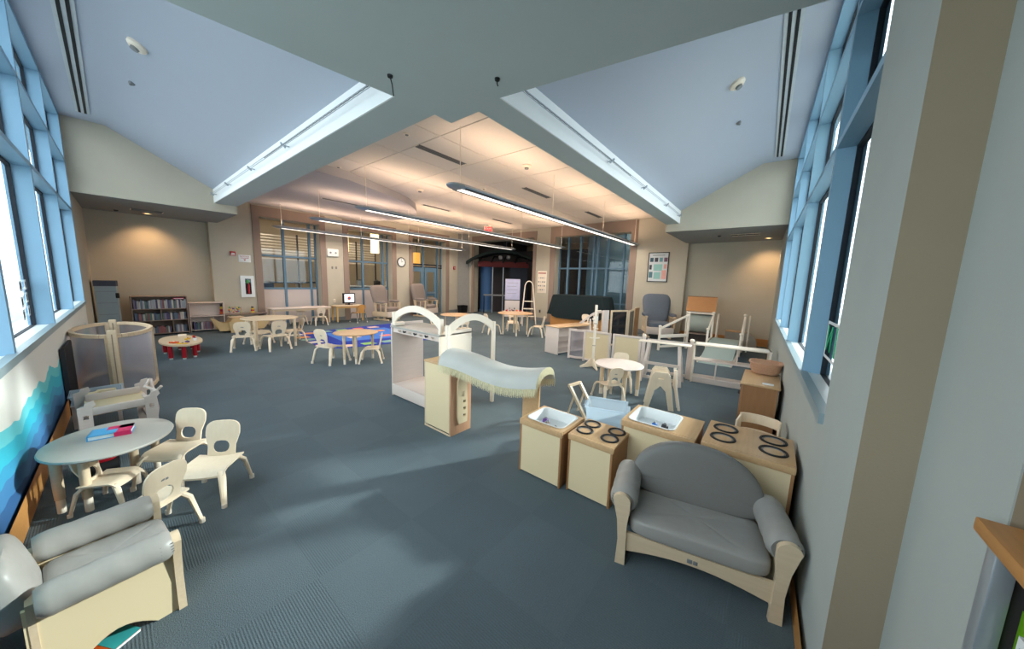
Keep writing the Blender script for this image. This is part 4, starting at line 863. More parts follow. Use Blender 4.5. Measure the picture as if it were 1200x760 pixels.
open_bin(t, 0.36, 0.3, 0.09, PLAST)
for lab, dx, dy, rz in (('pale yellow wooden block in the clear tray, nearer the mural', -0.06, -0.03, 15), ('pale yellow wooden block in the clear tray, nearer the stand', 0.06, 0.04, -10)):
    q = thing('wooden_block', lab, 'toy', (-0.17+dx, 5.72+dy, 0.274), rz, 'wooden blocks in the clear tray'); finish(B().rbox(-0.07, 0.07, -0.035, 0.035, 0, 0.07, 0.01), 'block', CREAM, q); finish(B().box(-0.05, 0.05, -0.037, -0.035, 0.02, 0.05), 'inset_face', WOODT, q)
t = thing('small_side_table', 'small ply table under the clear tray beside the mural', 'table', (-0.17, 5.72, 0)); finish(B().rbox(-0.18, 0.18, -0.16, 0.16, 0.24, 0.26, 0.005), 'tabletop', PINK, t)
for sx_ in (-0.16, 0.14):
    for sy_ in (-0.13, 0.13): finish(B().box(sx_-0.015, sx_+0.015, sy_-0.015, sy_+0.015, 0, 0.24), 'leg', PINK, t)
t = thing('ride_on_toy', 'red and black toy glimpsed under the near left table', 'toy', (-0.16, 4.25, 0)); finish(B().soft((0, 0, 0.17), (0.2, 0.22, 0.16), 0.6), 'body', RED, t)
finish(B().cyl((-0.1, -0.06, 0.06), (0.1, -0.06, 0.06), 0.06, 14).cyl((-0.1, 0.07, 0.06), (0.1, 0.07, 0.06), 0.06, 14), 'wheels', BLACK, t)
# ============================================================ TODDLER SOFA AND ARMCHAIR
def play_seat(name, label, cat, x, y, rz, W, D, seat_z, arm_z, back_z, arch, ar=0.075, side_col=None):
    """local: front faces -Y, origin at floor centre"""
    t = thing(name, label, cat, (x, y, 0), rz); side_col = side_col or CREAM
    ax = W/2-0.03
    # front posts with a rounded head that flows into a slimmer leg
    for s_ in (-1, 1):
        head = [(ar*0.66*cos(a), arm_z-ar*0.35+ar*0.66*sin(a)) for a in [radians(20+14*k) for k in range(11)]]
        P = [(0.012, 0), (0.006, seat_z*0.6), (0.018, seat_z+0.02)]+head+[(-0.05, arm_z-ar), (-0.04, seat_z), (-0.045, 0)]
        P = [(-s_*px if s_ > 0 else px, pz) for px, pz in P] if False else [(s_*px*1.0, pz) for px, pz in P]
        finish(B().plate([P], 0.03, XZ(s_*ax, -D/2+0.03, 0)), 'front_post', MAPLE, t)
        # side panel below the arm with an arched bottom
        Q = [(-D/2+0.03, 0.0), (-D/2+0.10, 0.0)]+[(-D/2+0.10+(D-0.2)*k/10, 0.075*sin(pi*k/10)) for k in range(1, 10)]+[(D/2-0.08, 0), (D/2, 0), (D/2, arm_z-0.04), (-D/2+0.03, arm_z-ar*0.9)]
        finish(B().plate([Q], 0.018, Matrix(((0, 0, 1, s_*(ax-0.012)-0.009), (1, 0, 0, 0), (0, 1, 0, 0), (0, 0, 0, 1)))), 'side_panel', side_col, t)
        # padded roll arm with gathered end
        b = B(); ncol = 26
        def f(u, v, s_=s_):
            yy = -D/2+0.028+(D-0.06)*v; e_ = min(v, 1-v)*16; rr = ar*min(1, 0.80+0.2*min(1, e_))*(1+0.02*sin(v*23+u*9)+0.012*sin(u*40)*(1 if e_ < 1 else 0.15))
            a = 2*pi*u; zz = sin(a)*rr*0.95
            return (s_*(ax+0.005)+cos(a)*rr*1.0-s_*0.012, yy, arm_z-ar*0.45+zz-0.02*(sin(a) < -0.3)*0)
        b.grid(f, ncol, 20, True)
        c = finish(b, 'arm_cushion', VINYL, t)
        finish(B().add([f(k/ncol, 0) for k in range(ncol)], [tuple(range(ncol))]), 'arm_end', VINYLD, c)
        for kk in range(4 if s_ < 0 else 3):
            uu = 0.02+0.06*kk if s_ > 0 else 0.42+0.04*kk
            p = f(uu, 0.0); q = f(uu, 0.12); finish(B().tube([p, q], [0.004, 0.001], 5), 'pleat', VINYLD, c)
    # front apron, curved lower edge
    P = [(-ax, seat_z-0.06), (-ax, seat_z*0.30)]+[(-ax+2*ax*k/14, seat_z*0.30+0.06*sin(pi*k/14)) for k in range(1, 14)]+[(ax, seat_z*0.30), (ax, seat_z-0.06)]
    ap = finish(B().plate([P], 0.02, XZ(0, -D/2+0.035, 0)), 'front_apron', MAPLE, t)
    if arch: finish(B().rbox(-0.03, -0.004, -D/2+0.012, -D/2+0.016, 0.155, 0.18, 0.004).rbox(0.0, 0.022, -D/2+0.012, -D/2+0.016, 0.155, 0.178, 0.004), 'stamped_mark', GREY, ap)
    # back board and seat platform
    finish(B().box(-ax, ax, D/2-0.03, D/2-0.01, 0.02, arm_z-0.02), 'back_board', MAPLE, t)
    # seat cushion with creases
    sw, sd_ = W-0.15, D-0.05
    b = B()
    def g_(u, v):
        pw = lambda q, e: math.copysign(abs(q)**e, q); a = 2*pi*u; c_ = -pi/2+pi*v
        px = pw(cos(c_), 0.22)*pw(cos(a), 0.28); py = pw(cos(c_), 0.22)*pw(sin(a), 0.28); pz = pw(sin(c_), 0.32)
        cr_ = 0
        for (cx_, sl, am) in ((-0.62, 0.5, 1), (-0.35, -0.35, .8), (-0.05, 0.3, .7), (0.3, -0.3, .8), (0.62, 0.45, 1)):
            cr_ += am*math.exp(-((px-cx_-sl*py*0.3)/0.045)**2)
        return (px*sw/2, -0.022+py*sd_/2, seat_z-0.01+pz*0.05*(1-0.3*cr_*max(0, 1-abs(py)))+0.008*(1-px*px)*(pz > 0))
    b.grid(g_, 64, 18, True); finish(b, 'seat_cushion', VINYL, t)
    if arch:
        n = 20; hw = W/2-0.045; zb = seat_z+0.01
        tilt = Matrix.Translation((0, D/2-0.10, zb)) @ Matrix.Rotation(radians(-12), 4, 'X')
        def h_(u, v):
            a = 2*pi*u; c_ = -pi/2+pi*v; pw = lambda q, e: math.copysign(abs(q)**e, q)
            rx_ = pw(cos(c_), 0.3)*pw(cos(a), 0.62); rz_ = pw(cos(c_), 0.3)*pw(sin(a), 0.9)
            zz = (back_z-zb)*(0.5+0.5*rz_); xw = hw*(1 if zz < 0.12 else math.sqrt(max(0, 1-((zz-0.12)/(back_z-zb-0.12+1e-6))**2)))
            X = cos(a); ZZ = sin(a)
            if ZZ > -0.15: px = pw(X, 0.9)*hw; pz = 0.10+(back_z-zb-0.10)*max(ZZ, 0)**0.95
            else: px = (hw if X > 0 else -hw)*min(1, abs(X)*1.3); pz = 0.10*(1+(ZZ+0.15)/0.85)
            k = pw(cos(c_), 0.25)
            cx0, cz0 = 0, (back_z-zb)*0.4
            return tilt @ Vector((px*k, 0.05*pw(sin(c_), 0.6), cz0+(pz-cz0)*k))
        finish(B().grid(h_, 56, 12, True), 'back_cushion', VINYLD, t)
    else:
        finish(B().soft((0, 0, 0), (W-0.14, 0.14, back_z-seat_z+0.10), 0.5, wr=0.02, seed=3, M=Matrix.Translation((0, D/2+0.035, (seat_z+back_z)/2-0.0)) @ Matrix.Rotation(radians(-12), 4, 'X')), 'back_cushion', VINYL, t)
    return t
play_seat('toddler_sofa', 'grey vinyl toddler sofa with an arched back and maple front', 'sofa', 2.145, 0.235, -77.2, 0.86, 0.47, 0.27, 0.43, 0.68, True, 0.08)
play_seat('toddler_armchair', 'grey vinyl toddler armchair with cream side panels at the lower left', 'armchair', -0.12, 2.385, 95, 0.52, 0.44, 0.28, 0.40, 0.50, False, 0.07)
t = thing('picture_book', 'small bright picture book lying on the carpet under the armchair', 'book', (-0.13, 2.2, 0.0), 30)
finish(B().box(-0.06, 0.06, -0.08, 0.08, 0.002, 0.014), 'page_block', WHITE, t); finish(B().box(-0.062, 0.062, -0.082, 0.082, 0.014, 0.016), 'cover', ORANGE, t); finish(B().box(-0.03, 0.062, -0.082, 0.02, 0.016, 0.017), 'cover_picture', mat('teal print', (60, 170, 170), 0.5), t)

# ============================================================ PLAY KITCHEN
def kitchen(name, label, kind, x0_, x1_, y0_, y1_, h, cat):
    """front panel faces the camera (-X)"""
    t = thing(name, label, cat, ((x0_+x1_)/2, (y0_+y1_)/2, 0), 0, 'play kitchen units behind the sofa'); dx = (x1_-x0_)/2; dy = (y1_-y0_)/2; e_ = 0.008
    for q_ in (-dy+e_, dy-e_-0.018): finish(B().rbox(-dx+0.01, dx-0.01, q_, q_+0.018, 0, h-0.03, 0.002), 'side_panel', BROWN, t)
    finish(B().box(-dx+0.012, -dx+0.024, -dy+e_+0.018, dy-e_-0.018, 0.015, h-0.05), 'cream_panel', CREAM, t)
    finish(B().box(-dx+0.03, dx-0.02, -dy+e_+0.018, dy-e_-0.018, 0.03, 0.05), 'base_board', MAPLE, t)
    finish(B().rbox(-dx, -dx+0.03, -dy+0.004, dy-0.004, h-0.055, h-0.004, 0.008), 'front_lip', WOODT, t)
    ins = 0.035 if kind == 'sink' else 0
    if kind == 'sink':
        bx0, bx1, by0, by1 = -dx+0.055, dx-0.03, -dy+0.04+(0.12 if dy > 0.26 else 0), dy-0.04
        def rr(x0__, x1__, y0__, y1__, r):
            return [(x1__-r+r*cos(a), y1__-r+r*sin(a)) for a in [0, pi/6, pi/3, pi/2]]+[(x0__+r-r*sin(a), y1__-r+r*cos(a)) for a in [0, pi/6, pi/3, pi/2]]+[(x0__+r-r*cos(a), y0__+r-r*sin(a)) for a in [0, pi/6, pi/3, pi/2]]+[(x1__-r+r*sin(a), y0__+r-r*cos(a)) for a in [0, pi/6, pi/3, pi/2]]
        o = rr(bx0, bx1, by0, by1, 0.05); cx_, cy_ = (bx0+bx1)/2, (by0+by1)/2
        finish(B().plate([[(-dx+0.03, -dy+0.004), (dx, -dy+0.004), (dx, dy-0.004), (-dx+0.03, dy-0.004)], o[::-1]], 0.022, Matrix.Translation((0, 0, h-0.026))), 'worktop', WOODT, t)
        sc_ = [(1.03, h-0.001), (1.03, h+0.003), (0.97, h+0.003), (0.95, h-0.02), (0.90, h-0.09), (0.0, h-0.095)]
        b = B(); b.grid(lambda u, v: (cx_+(o[round(u*16) % 16][0]-cx_)*sc_[round(v*5)][0], cy_+(o[round(u*16) % 16][1]-cy_)*sc_[round(v*5)][0], sc_[round(v*5)][1]), 16, 5, True)
        finish(b, 'sink_basin', WHITE, t)
    else:
        finish(B().rbox(-dx+0.03, dx, -dy+0.004, dy-0.004, h-0.026, h-0.004, 0.004), 'worktop', WOODT, t)
        for sx_ in (-0.35, 0.45):
            for sy_ in (-0.55, 0.55):
                r_ = min(0.075, dx*0.33); cx_, cy_ = sx_*dx+0.01, sy_*dy
                bu = finish(B().tube([(cx_+r_*cos(a*pi/14), cy_+r_*sin(a*pi/14), h-0.002) for a in range(28)], 0.009, 6, closed=True), 'burner_ring', BLACK, t)
                finish(B().tube([(cx_+r_*0.8*cos(a*pi/12), cy_+r_*0.8*sin(a*pi/12), h-0.002) for a in range(24)], 0.003, 5, closed=True), 'inner_ring', GREY, bu)
    # open play side with a shelf and door
    finish(B().box(dx-0.03, dx-0.015, -dy+0.03, 0, 0.04, h-0.06), 'door', MAPLE, t)
    return t
K1 = kitchen('play_sink', 'low play kitchen sink unit at the left end of the row', 'sink', 2.20, 2.60, 1.20, 1.64, 0.5, 'play kitchen')
kitchen('play_stove', 'low play stove with four black rings next to the left sink', 'stove', 2.24, 2.62, 0.79, 1.175, 0.5, 'play kitchen')
kitchen('play_sink', 'taller play sink unit directly behind the grey sofa', 'sink', 2.57, 3.02, 0.32, 0.87, 0.60, 'play kitchen')
kitchen('play_stove', 'taller play stove with black rings at the wall end of the row', 'stove', 2.60, 3.10, -0.24, 0.295, 0.60, 'play kitchen')
for x, y, z, lab, m, r_ in ((2.42, 1.50, 0.41, 'dark toy in the left play sink', PURP, 0.028), (2.38, 1.46, 0.41, 'brown toy ball in the left play sink', TRIM, 0.024), (2.36, 1.36, 0.41, 'red brown toy in the left play sink nearest the stove', mat('brick toy', (140, 80, 70), 0.5), 0.02),
                            (2.80, 0.66, 0.51, 'small blue toy in the taller play sink', BLUE, 0.022), (2.80, 0.58, 0.51, 'dark toy in the taller play sink', DARK, 0.028), (2.78, 0.5, 0.51, 'red toy in the taller play sink', RED, 0.018)):
    q = thing('small_toy', lab, 'toy', (x, y, z)); finish(B().soft((0, 0, r_), (r_*2.2, r_*1.9, r_*2), 0.7, 12, 8), 'body', m, q); finish(B().cyl((0, 0, r_*1.8), (0, 0, r_*2.3), r_*0.4, 8), 'cap', GREY, q)
# storage cabinet with puppet theatre canopy
t = thing('play_cabinet', 'cream backed play cabinet with a wooden slotted board on its side', 'cabinet', (2.35, 2.79, 0), 0)
finish(B().rbox(-0.15, 0.15, -0.23, -0.205, 0, 0.77, 0.003), 'end_panel', mat('rosy maple', (204, 160, 126), 0.45, 0.08, 5, stretch=(8, 8, 1), c2=(178, 130, 98)), t)
finish(B().rbox(-0.15, 0.15, 0.205, 0.23, 0, 0.77, 0.003), 'end_panel', MAPLE, t)
finish(B().box(-0.15, -0.13, -0.205, 0.205, 0.03, 0.77), 'cream_panel', CREAM, t); finish(B().box(-0.155, -0.15, -0.225, 0.225, 0.0, 0.02), 'kick_strip', MAPLE, t)
finish(B().rbox(-0.155, 0.155, -0.235, 0.235, 0.76, 0.785, 0.006), 'top', WOODT, t); finish(B().box(0.13, 0.14, -0.2, 0.2, 0.03, 0.76), 'door', MAPLE, t)
finish(B().plate([[(-0.05, 0.12), (0.07, 0.12), (0.075, 0.2), (0.06, 0.66), (-0.03, 0.70), (-0.07, 0.6), (-0.07, 0.2)]]+[[(0.01, z), (0.01, z+0.03), (0.045, z+0.03), (0.045, z)] for z in (0.19, 0.27, 0.35)], 0.02, XZ(0, -0.235, 0)), 'slotted_board', CREAM, t)
for z in (0.205, 0.285, 0.365): finish(B().box(0.012, 0.043, -0.237, -0.232, z-0.013, z+0.013), 'slot', DARK, t)
finish(B().soft((0.015, -0.262, 0.46), (0.025, 0.015, 0.06), 0.7, 10, 6), 'wooden_peg', MAPLE, t)
t = thing('canopy_support', 'upright tan wooden panel holding the right end of the canopy', 'panel', (2.50, 1.73, 0), 0); finish(B().rbox(-0.012, 0.012, -0.10, 0.09, 0, 0.80, 0.004), 'panel', WOODT, t); finish(B().box(-0.014, -0.012, -0.03, -0.01, 0.66, 0.68), 'bolt_plate', GREY, t)
finish(B().rbox(-0.06, 0.06, -0.11, -0.09, 0, 0.04, 0.004), 'foot', WOODT, t)
t = thing('cloth_canopy', 'grey blue cloth canopy with straw fringe spanning from cabinet to panel', 'canopy', (0, 0, 0))
c0 = Vector((2.33, 2.72, 0.80)); c1 = Vector((2.47, 1.54, 0.80)); dirv = (c1-c0); L_ = dirv.length; dirv.normalize(); pv = Vector((dirv.y, -dirv.x, 0)); pv = -pv if pv.x > 0 else pv   # pv points to the camera side
def can(u, v):
    a = pi*u; sag = 0.03*sin(pi*v)-0.02*sin(2*pi*v)
    return c0+dirv*(L_*v)+pv*(0.19*cos(a)+0.02*v)+Vector((0, 0, 0.15*sin(a)**0.8-0.03+0.02*cos(5*v)-sag*0.8))
finish(B().grid(can, 16, 24), 'cloth', CANV, t)
for side in (0, 1):
    b = B(); N = 190
    for k in range(N):
        p = can(side, k/N); q = can(side, (k+0.8)/N); ln = 0.07+0.012*sin(k*2.3)
        o_ = pv*(0.012 if side == 0 else -0.012)+Vector((0.004*sin(k*1.7), 0, 0))
        b.add([p, q, q+o_-Vector((0, 0, ln)), p+o_-Vector((0, 0, ln*0.96))], [(0, 1, 2, 3)])
    fr = finish(b, 'fringe', FRINGE, t); fr['kind'] = 'stuff'
b = B()
for k in range(44):
    for vv in (1.0,):
        p = can(k/44, vv); q = can((k+0.85)/44, vv); o_ = dirv*0.012
        b.add([p, q, q+o_-Vector((0, 0, 0.07+0.01*sin(k*3))), p+o_-Vector((0, 0, 0.065))], [(0, 1, 2, 3)])
fr = finish(b, 'fringe', FRINGE, t); fr['kind'] = 'stuff'
# shelf with arch
t = thing('arched_play_shelf', 'whitewashed play shelf with pegs under its top and an arch above', 'shelf', (2.47, 3.08, 0), 0)
D_ = 0.53; W_ = 1.09
for y in (0.0, W_-0.025): finish(B().rbox(0, D_, y, y+0.025, 0, 1.06, 0.004), 'side_panel', OFFW if y == 0 else PINK, t)
for z in (0.06, 0.18): finish(B().rbox(0.01, D_-0.01, 0.025, W_-0.025, z-0.02, z, 0.003), 'shelf_board', PINK, t)
finish(B().rbox(0.0, 0.02, 0.025, W_-0.025, 0.02, 0.18, 0.003), 'front_board', PINK, t)
finish(B().rbox(-0.01, D_, 0.0, W_, 1.0, 1.025, 0.004), 'counter_top', GREYT, t)
pg = finish(B().rbox(0.02, 0.04, 0.03, W_-0.03, 0.93, 1.0, 0.003), 'peg_rail', PINK, t)
for k in range(7): finish(B().tube([(0.02, 0.15+0.12*k, 0.97), (-0.01, 0.15+0.12*k, 0.965), (-0.02, 0.15+0.12*k, 0.985)], 0.011, 8), 'peg', DARK if k % 2 else PINK, pg)
finish(B().rbox(0.3, 0.5, 0.3, W_-0.03, 0.88, 1.0, 0.004), 'upper_box', WOODT, t)
def arch(name, label, p0, p1, hz, w_, parent=None, foot0=0.0, foot1=0.0, th=0.05):
    p0 = Vector((*p0, 0)); p1 = Vector((*p1, 0)); d = p1-p0; L_ = d.length; ang = math.degrees(math.atan2(d.y, d.x))
    t = thing(name, label, 'arch', tuple(p0), ang) if parent is None else parent
    M_ = XZ() if parent is None else Matrix.Translation(p0) @ Matrix.Rotation(radians(ang), 4, 'Z') @ XZ()
    rise = 0.15; zt = hz-rise-0.075
    outer = [(L_*k/18, zt+0.075+rise*math.sin(pi*k/18)**0.85) for k in range(19)]
    inner = [(0.03+(L_-0.06)*(1-k/18), zt-0.03+(rise+0.02)*math.sin(pi*k/18)**0.75) for k in range(19)]
    finish(B().plate([outer+inner], 0.03, M_ @ Matrix.Translation((0, 0, -0.015))), 'arch_board', OFFW, t)
    for xx, ft in ((0.0, foot0), (L_, foot1)):
        finish(B().rbox(xx-w_/2, xx+w_/2, ft, zt+0.10, -0.025, 0.025, 0.006, M_), 'post', OFFW, t)
    return t
arch('wooden_arch', '', (0.03, 1.04), (0.03, 0.02), 1.34, 0.05, parent=t, foot0=1.03, foot1=1.03)
arch('wooden_arch', 'freestanding white wooden arch reaching the carpet right of the play shelf', (2.52, 3.0), (3.28, 2.94), 1.27, 0.04)
finish(B().rbox(-0.01, 0.16, W_-0.12, W_-0.05, 1.026, 1.08, 0.02), 'rolled_edge', OFFW, t)

# ============================================================ CENTRE RIGHT
t = thing('clear_storage_bin', 'clear plastic storage bin behind the low play stove', 'storage bin', (3.36, 1.3, 0.12), 18); open_bin(t, 0.34, 0.42, 0.26, PLAST, 0.02, 0.84)
for s_ in (-1, 1): finish(B().rbox(-0.08, 0.08, s_*0.225-0.02, s_*0.225+0.02, 0.23, 0.25, 0.008), 'handle', PLAST, t)
t2 = thing('step_block', 'low wooden block carrying the clear bin', 'block', (3.36, 1.3, 0), 18); finish(B().rbox(-0.14, 0.14, -0.18, 0.18, 0, 0.12, 0.006), 'block', MAPLE, t2); finish(B().rbox(-0.05, 0.05, -0.183, -0.178, 0.04, 0.07, 0.01), 'hand_hole', DARK, t2)
t = thing('tilted_frame', 'empty maple frame leaning behind the clear bin', 'frame', (3.68, 1.60, 0), -8)
M_ = Matrix.Rotation(radians(-36), 4, 'X')
for p, q in (((-0.11, 0, 0), (-0.11, 0, 0.5)), ((0.11, 0, 0), (0.11, 0, 0.5)), ((-0.125, 0, 0.49), (0.125, 0, 0.49)), ((-0.11, 0, 0.03), (0.11, 0, 0.03))):
    finish(B().bar(M_ @ Vector(p), M_ @ Vector(q), 0.035, 0.03), 'frame_bar', MAPLE, t)
for q_ in (-0.11, 0.11): finish(B().bar((q_, 0.30, 0), M_ @ Vector((q_, 0, 0.36)), 0.02, 0.015), 'rear_strut', MAPLE, t)
# coat tree
t = thing('coat_tree', 'slim white coat tree with pegs standing before the cream screen', 'coat stand', (6.1, 2.72, 0), 45)
finish(B().rbox(-0.022, 0.022, -0.022, 0.022, 0.03, 1.28, 0.008), 'pole', OFFW, t)
for k in range(4):
    a = k*pi/2; P = [(0.02, 0.02), (0.26, 0.0), (0.27, 0.03), (0.16, 0.08), (0.05, 0.19), (0.02, 0.2)]
    finish(B().plate([P], 0.02, Matrix.Rotation(a, 4, 'Z') @ XZ(0, 0.01, 0)), 'foot', BIRCH, t)
for z, a in ((0.98, 0.3), (0.98, 2.2), (0.8, 3.4), (0.8, 0.0), (0.6, 1.2), (1.16, 4.0), (0.6, 4.4)): finish(B().cyl((0, 0, z), (0.10*cos(a), 0.10*sin(a), z+0.015), 0.011, 8), 'peg', OFFW, t)
for z in (0.45, 0.9): finish(B().box(-0.024, 0.024, -0.024, 0.024, z, z+0.012), 'joint_band', TRIM, t)
# folding step stool / A-frame
t = thing('step_stool', 'cream ply A-frame step stool leaning by the small round table', 'step stool', (4.76, 1.10, 0), -6); t.scale = (1.15, 1.15, 1.25)
P = [(-0.17, 0), (-0.11, 0), (-0.06, 0.22), (0.0, 0.28), (0.06, 0.22), (0.11, 0), (0.17, 0), (0.10, 0.40), (0.07, 0.44), (-0.07, 0.44), (-0.10, 0.40)]
for y, r_ in ((-0.07, 8), (0.10, -8)):
    M_ = Matrix.Rotation(radians(-68), 4, 'Z') @ XZ(0, y, 0, 0, r_)
    finish(B().plate([P, [(-0.03, 0.36), (-0.03, 0.385), (0.03, 0.385), (0.03, 0.36)]], 0.018, M_), 'side_panel', BIRCH, t)
M_ = Matrix.Rotation(radians(-68), 4, 'Z')
finish(B().rbox(-0.075, 0.075, -0.04, 0.07, 0.41, 0.425, 0.005, M_), 'top_board', MAPLE, t)
q = thing('folded_stool', 'white folded chair frame standing against the step stool', 'folding chair', (4.86, 0.92, 0), 18)
for s_ in (-0.06, 0.06): finish(B().tube([(s_-0.02, -0.06, 0), (s_, 0, 0.3), (s_, 0.02, 0.56)], 0.018, 8), 'frame_tube', OFFW, q)
finish(B().rbox(-0.08, 0.08, -0.012, 0.012, 0.3, 0.54, 0.01, Matrix.Translation((0, 0.02, 0))), 'seat_panel', OFFW, q)
# white cubby, corner screen and cream screens
t = thing('wooden_cubby', 'white sided cubby shelf with a maple top at the end of the cream screens', 'cabinet', (7.2, 3.9, 0), -14)
finish(B().rbox(-0.60, 0.48, 0.18, 0.20, 0.0, 0.64, 0.003), 'back_panel', PINK, t)
for q_ in (-0.62, 0.48): finish(B().rbox(q_, q_+0.02, -0.24, 0.2, 0, 0.64, 0.003), 'side_panel', PINK, t)
finish(B().rbox(-0.64, 0.52, -0.25, 0.22, 0.64, 0.66, 0.005), 'top', WOODT, t); finish(B().box(-0.6, 0.48, -0.22, 0.18, 0.03, 0.05).box(-0.6, 0.48, -0.22, 0.18, 0.32, 0.335), 'shelf_board', PINK, t)
curved_panel(6.72, 3.36, 0.26, 150, 245, 0.68, 'low curved clear corner screen joining the cubby to the cream screens', 'corner screen', fm=PINK)
def screen(name, label, p0, p1, h, m, fm, z0=0.03, rails=(), cat='room divider', grp=None, fw=0.045):
    p0 = Vector((*p0, 0)); p1 = Vector((*p1, 0)); d = p1-p0; L_ = d.length; ang = math.degrees(math.atan2(d.y, d.x))
    t = thing(name, label, cat, tuple(p0), ang, grp)
    for xx in (fw/2, L_-fw/2): finish(B().rbox(xx-fw/2, xx+fw/2, -0.02, 0.02, 0, h, 0.005), 'post', fm, t)
    for z in (z0+fw/2, h-fw/2)+tuple(rails): finish(B().rbox(fw, L_-fw, -0.018, 0.018, z-fw/2, z+fw/2, 0.004), 'rail', fm, t)
    if m: finish(B().box(fw, L_-fw, -0.006, 0.006, z0+fw, h-fw), 'infill_panel', m, t)
    return t
screen('screen_panel', 'cream laminate screen left of the coat tree joint', (6.47, 3.13), (6.42, 2.5), 0.7, CREAM, PINK, grp='low cream screens')
screen('screen_panel', 'cream laminate screen right of the coat tree', (6.42, 2.46), (6.46, 1.90), 0.7, CREAM, PINK, grp='low cream screens')
p = thing('connector_post', 'square joining post with a rounded cap between cream screen and clear screen', 'post', (6.47, 1.86, 0)); finish(B().rbox(-0.03, 0.03, -0.03, 0.03, 0, 0.72, 0.008), 'post', PINK, p); finish(B().soft((0, 0, 0.735), (0.07, 0.07, 0.06), 0.8, 12, 8), 'cap', OFFW, p)
screen('screen_panel', 'low clear framed screen behind the sloping easel stand', (6.48, 1.80), (6.62, 1.07), 0.68, None, PINK)
p = thing('connector_post', 'joining post with a ball cap beside the long white shelf', 'post', (6.60, 1.05, 0)); finish(B().rbox(-0.025, 0.025, -0.025, 0.025, 0, 0.70, 0.008), 'post', PINK, p); finish(B().soft((0, 0, 0.725), (0.08, 0.08, 0.07), 0.9, 12, 8), 'cap', OFFW, p)
t = thing('easel_stand', 'narrow white trestle stand with splayed legs behind the step stool', 'stand', (6.1, 1.40, 0), -84)
finish(B().rbox(-0.42, 0.42, -0.09, 0.09, 0.69, 0.71, 0.005), 'top_board', OFFW, t)
for s_ in (-1, 1):
    for y in (-0.2, 0.2): finish(B().bar((s_*0.24, y*0.3, 0.69), (s_*0.32, y, 0.0), 0.045, 0.022, (0, 1, 0)), 'leg', PINK, t)
for z, xx in ((0.34, 0.28), (0.08, 0.3)): finish(B().bar((-xx, -0.14, z), (xx, -0.14, z), 0.02, 0.05), 'cross_rail', PINK, t)
# long white open shelf
t = thing('open_shelf', 'long whitewashed open shelf standing across the carpet by the right wall', 'shelf', (6.68, 0.47, 0), -84)
for s_ in (-0.54, 0.0, 0.54):
    if s_: finish(B().rbox(s_-0.015, s_+0.015, -0.14, 0.14, 0, 0.70, 0.004), 'side_panel', OFFW, t)
for z in (0.1, 0.42, 0.70): finish(B().rbox(-0.56 if z > 0.6 else -0.525, 0.56 if z > 0.6 else 0.525, -0.15 if z > 0.6 else -0.13, 0.15 if z > 0.6 else 0.13, z-0.025, z, 0.004), 'shelf_board', OFFW if z > 0.6 else PINK, t)
finish(B().box(-0.19, -0.17, -0.13, 0.13, 0.1, 0.395), 'divider', PINK, t); finish(B().box(0.1, 0.115, -0.13, 0.13, 0.42, 0.675), 'divider', PINK, t)
finish(B().rbox(-0.525, 0.525, -0.12, -0.10, 0.0, 0.08, 0.003), 'plinth', PINK, t)
# tan cabinet with basket
t = thing('wooden_cabinet', 'tan wooden cabinet against the right window wall', 'cabinet', (4.98, 0.0, 0), 0); t.scale = (1, 0.88, 1)
for q_ in (-0.19, 0.17): finish(B().rbox(-0.36, 0.4, q_, q_+0.02, 0, 0.60, 0.003), 'side_panel', BROWN, t)
finish(B().box(-0.355, -0.335, -0.17, 0.17, 0.03, 0.58), 'end_panel', BROWN, t); finish(B().rbox(-0.38, 0.42, -0.21, 0.21, 0.58, 0.605, 0.006), 'top', WOODT, t)
for x in (-0.16, 0.2): 
    d = finish(B().rbox(x-0.17, x+0.17, 0.19, 0.205, 0.05, 0.56, 0.004), 'door', BROWN, t); finish(B().cyl((x+0.1, 0.205, 0.4), (x+0.1, 0.24, 0.4), 0.022, 10), 'knob', DARK, d)
finish(B().box(-0.33, 0.38, -0.16, 0.16, 0.03, 0.05), 'base_board', BROWN, t); finish(B().box(-0.3, -0.22, -0.14, -0.02, 0.605, 0.608), 'paper_slip', WHITE, t)
t = thing('wicker_basket', 'shallow pink wicker basket on the tan cabinet', 'basket', (5.35, -0.03, 0.606)); t.scale = (0.95, 0.86, 0.85)
n_ = 40; pr = [(0.0, 0.004), (0.80, 0.004), (0.86, 0.03), (0.96, 0.13), (1.02, 0.16), (1.05, 0.165), (1.02, 0.15), (0.93, 0.13), (0.82, 0.03), (0.0, 0.02)]
sq = lambda a, e: math.copysign(abs(a)**e, a)
finish(B().grid(lambda u, v: (0.17*sq(cos(2*pi*u), 0.6)*pr[round(v*9)][0]*(1+0.012*(round(u*n_) % 2)), 0.20*sq(sin(2*pi*u), 0.6)*pr[round(v*9)][0]*(1+0.012*(round(u*n_) % 2)), pr[round(v*9)][1]), n_, 9, True), 'basket_weave', WICK, t)
finish(B().tube([(0.177*sq(cos(a), 0.6), 0.208*sq(sin(a), 0.6), 0.165+0.006*(k % 2)) for k, a in enumerate([2*pi*j/40 for j in range(40)])], 0.009, 6, closed=True), 'braided_rim', WICK, t)
for z in (0.05, 0.08, 0.11): finish(B().tube([((0.148+0.2*(z-0.03)*0.9)*sq(cos(a), 0.6), (0.174+0.2*(z-0.03)*1.1)*sq(sin(a), 0.6), z) for a in [2*pi*j/40 for j in range(40)]], 0.006, 5, closed=True), 'woven_band', WICK, t)
t = thing('ply_chair', 'curved back cream ply chair between tan cabinet and tall play stove', 'chair', (3.75, -0.03, 0), -95); t.scale = (0.85, 0.9, 0.95)
bk = B(); R_ = 0.28
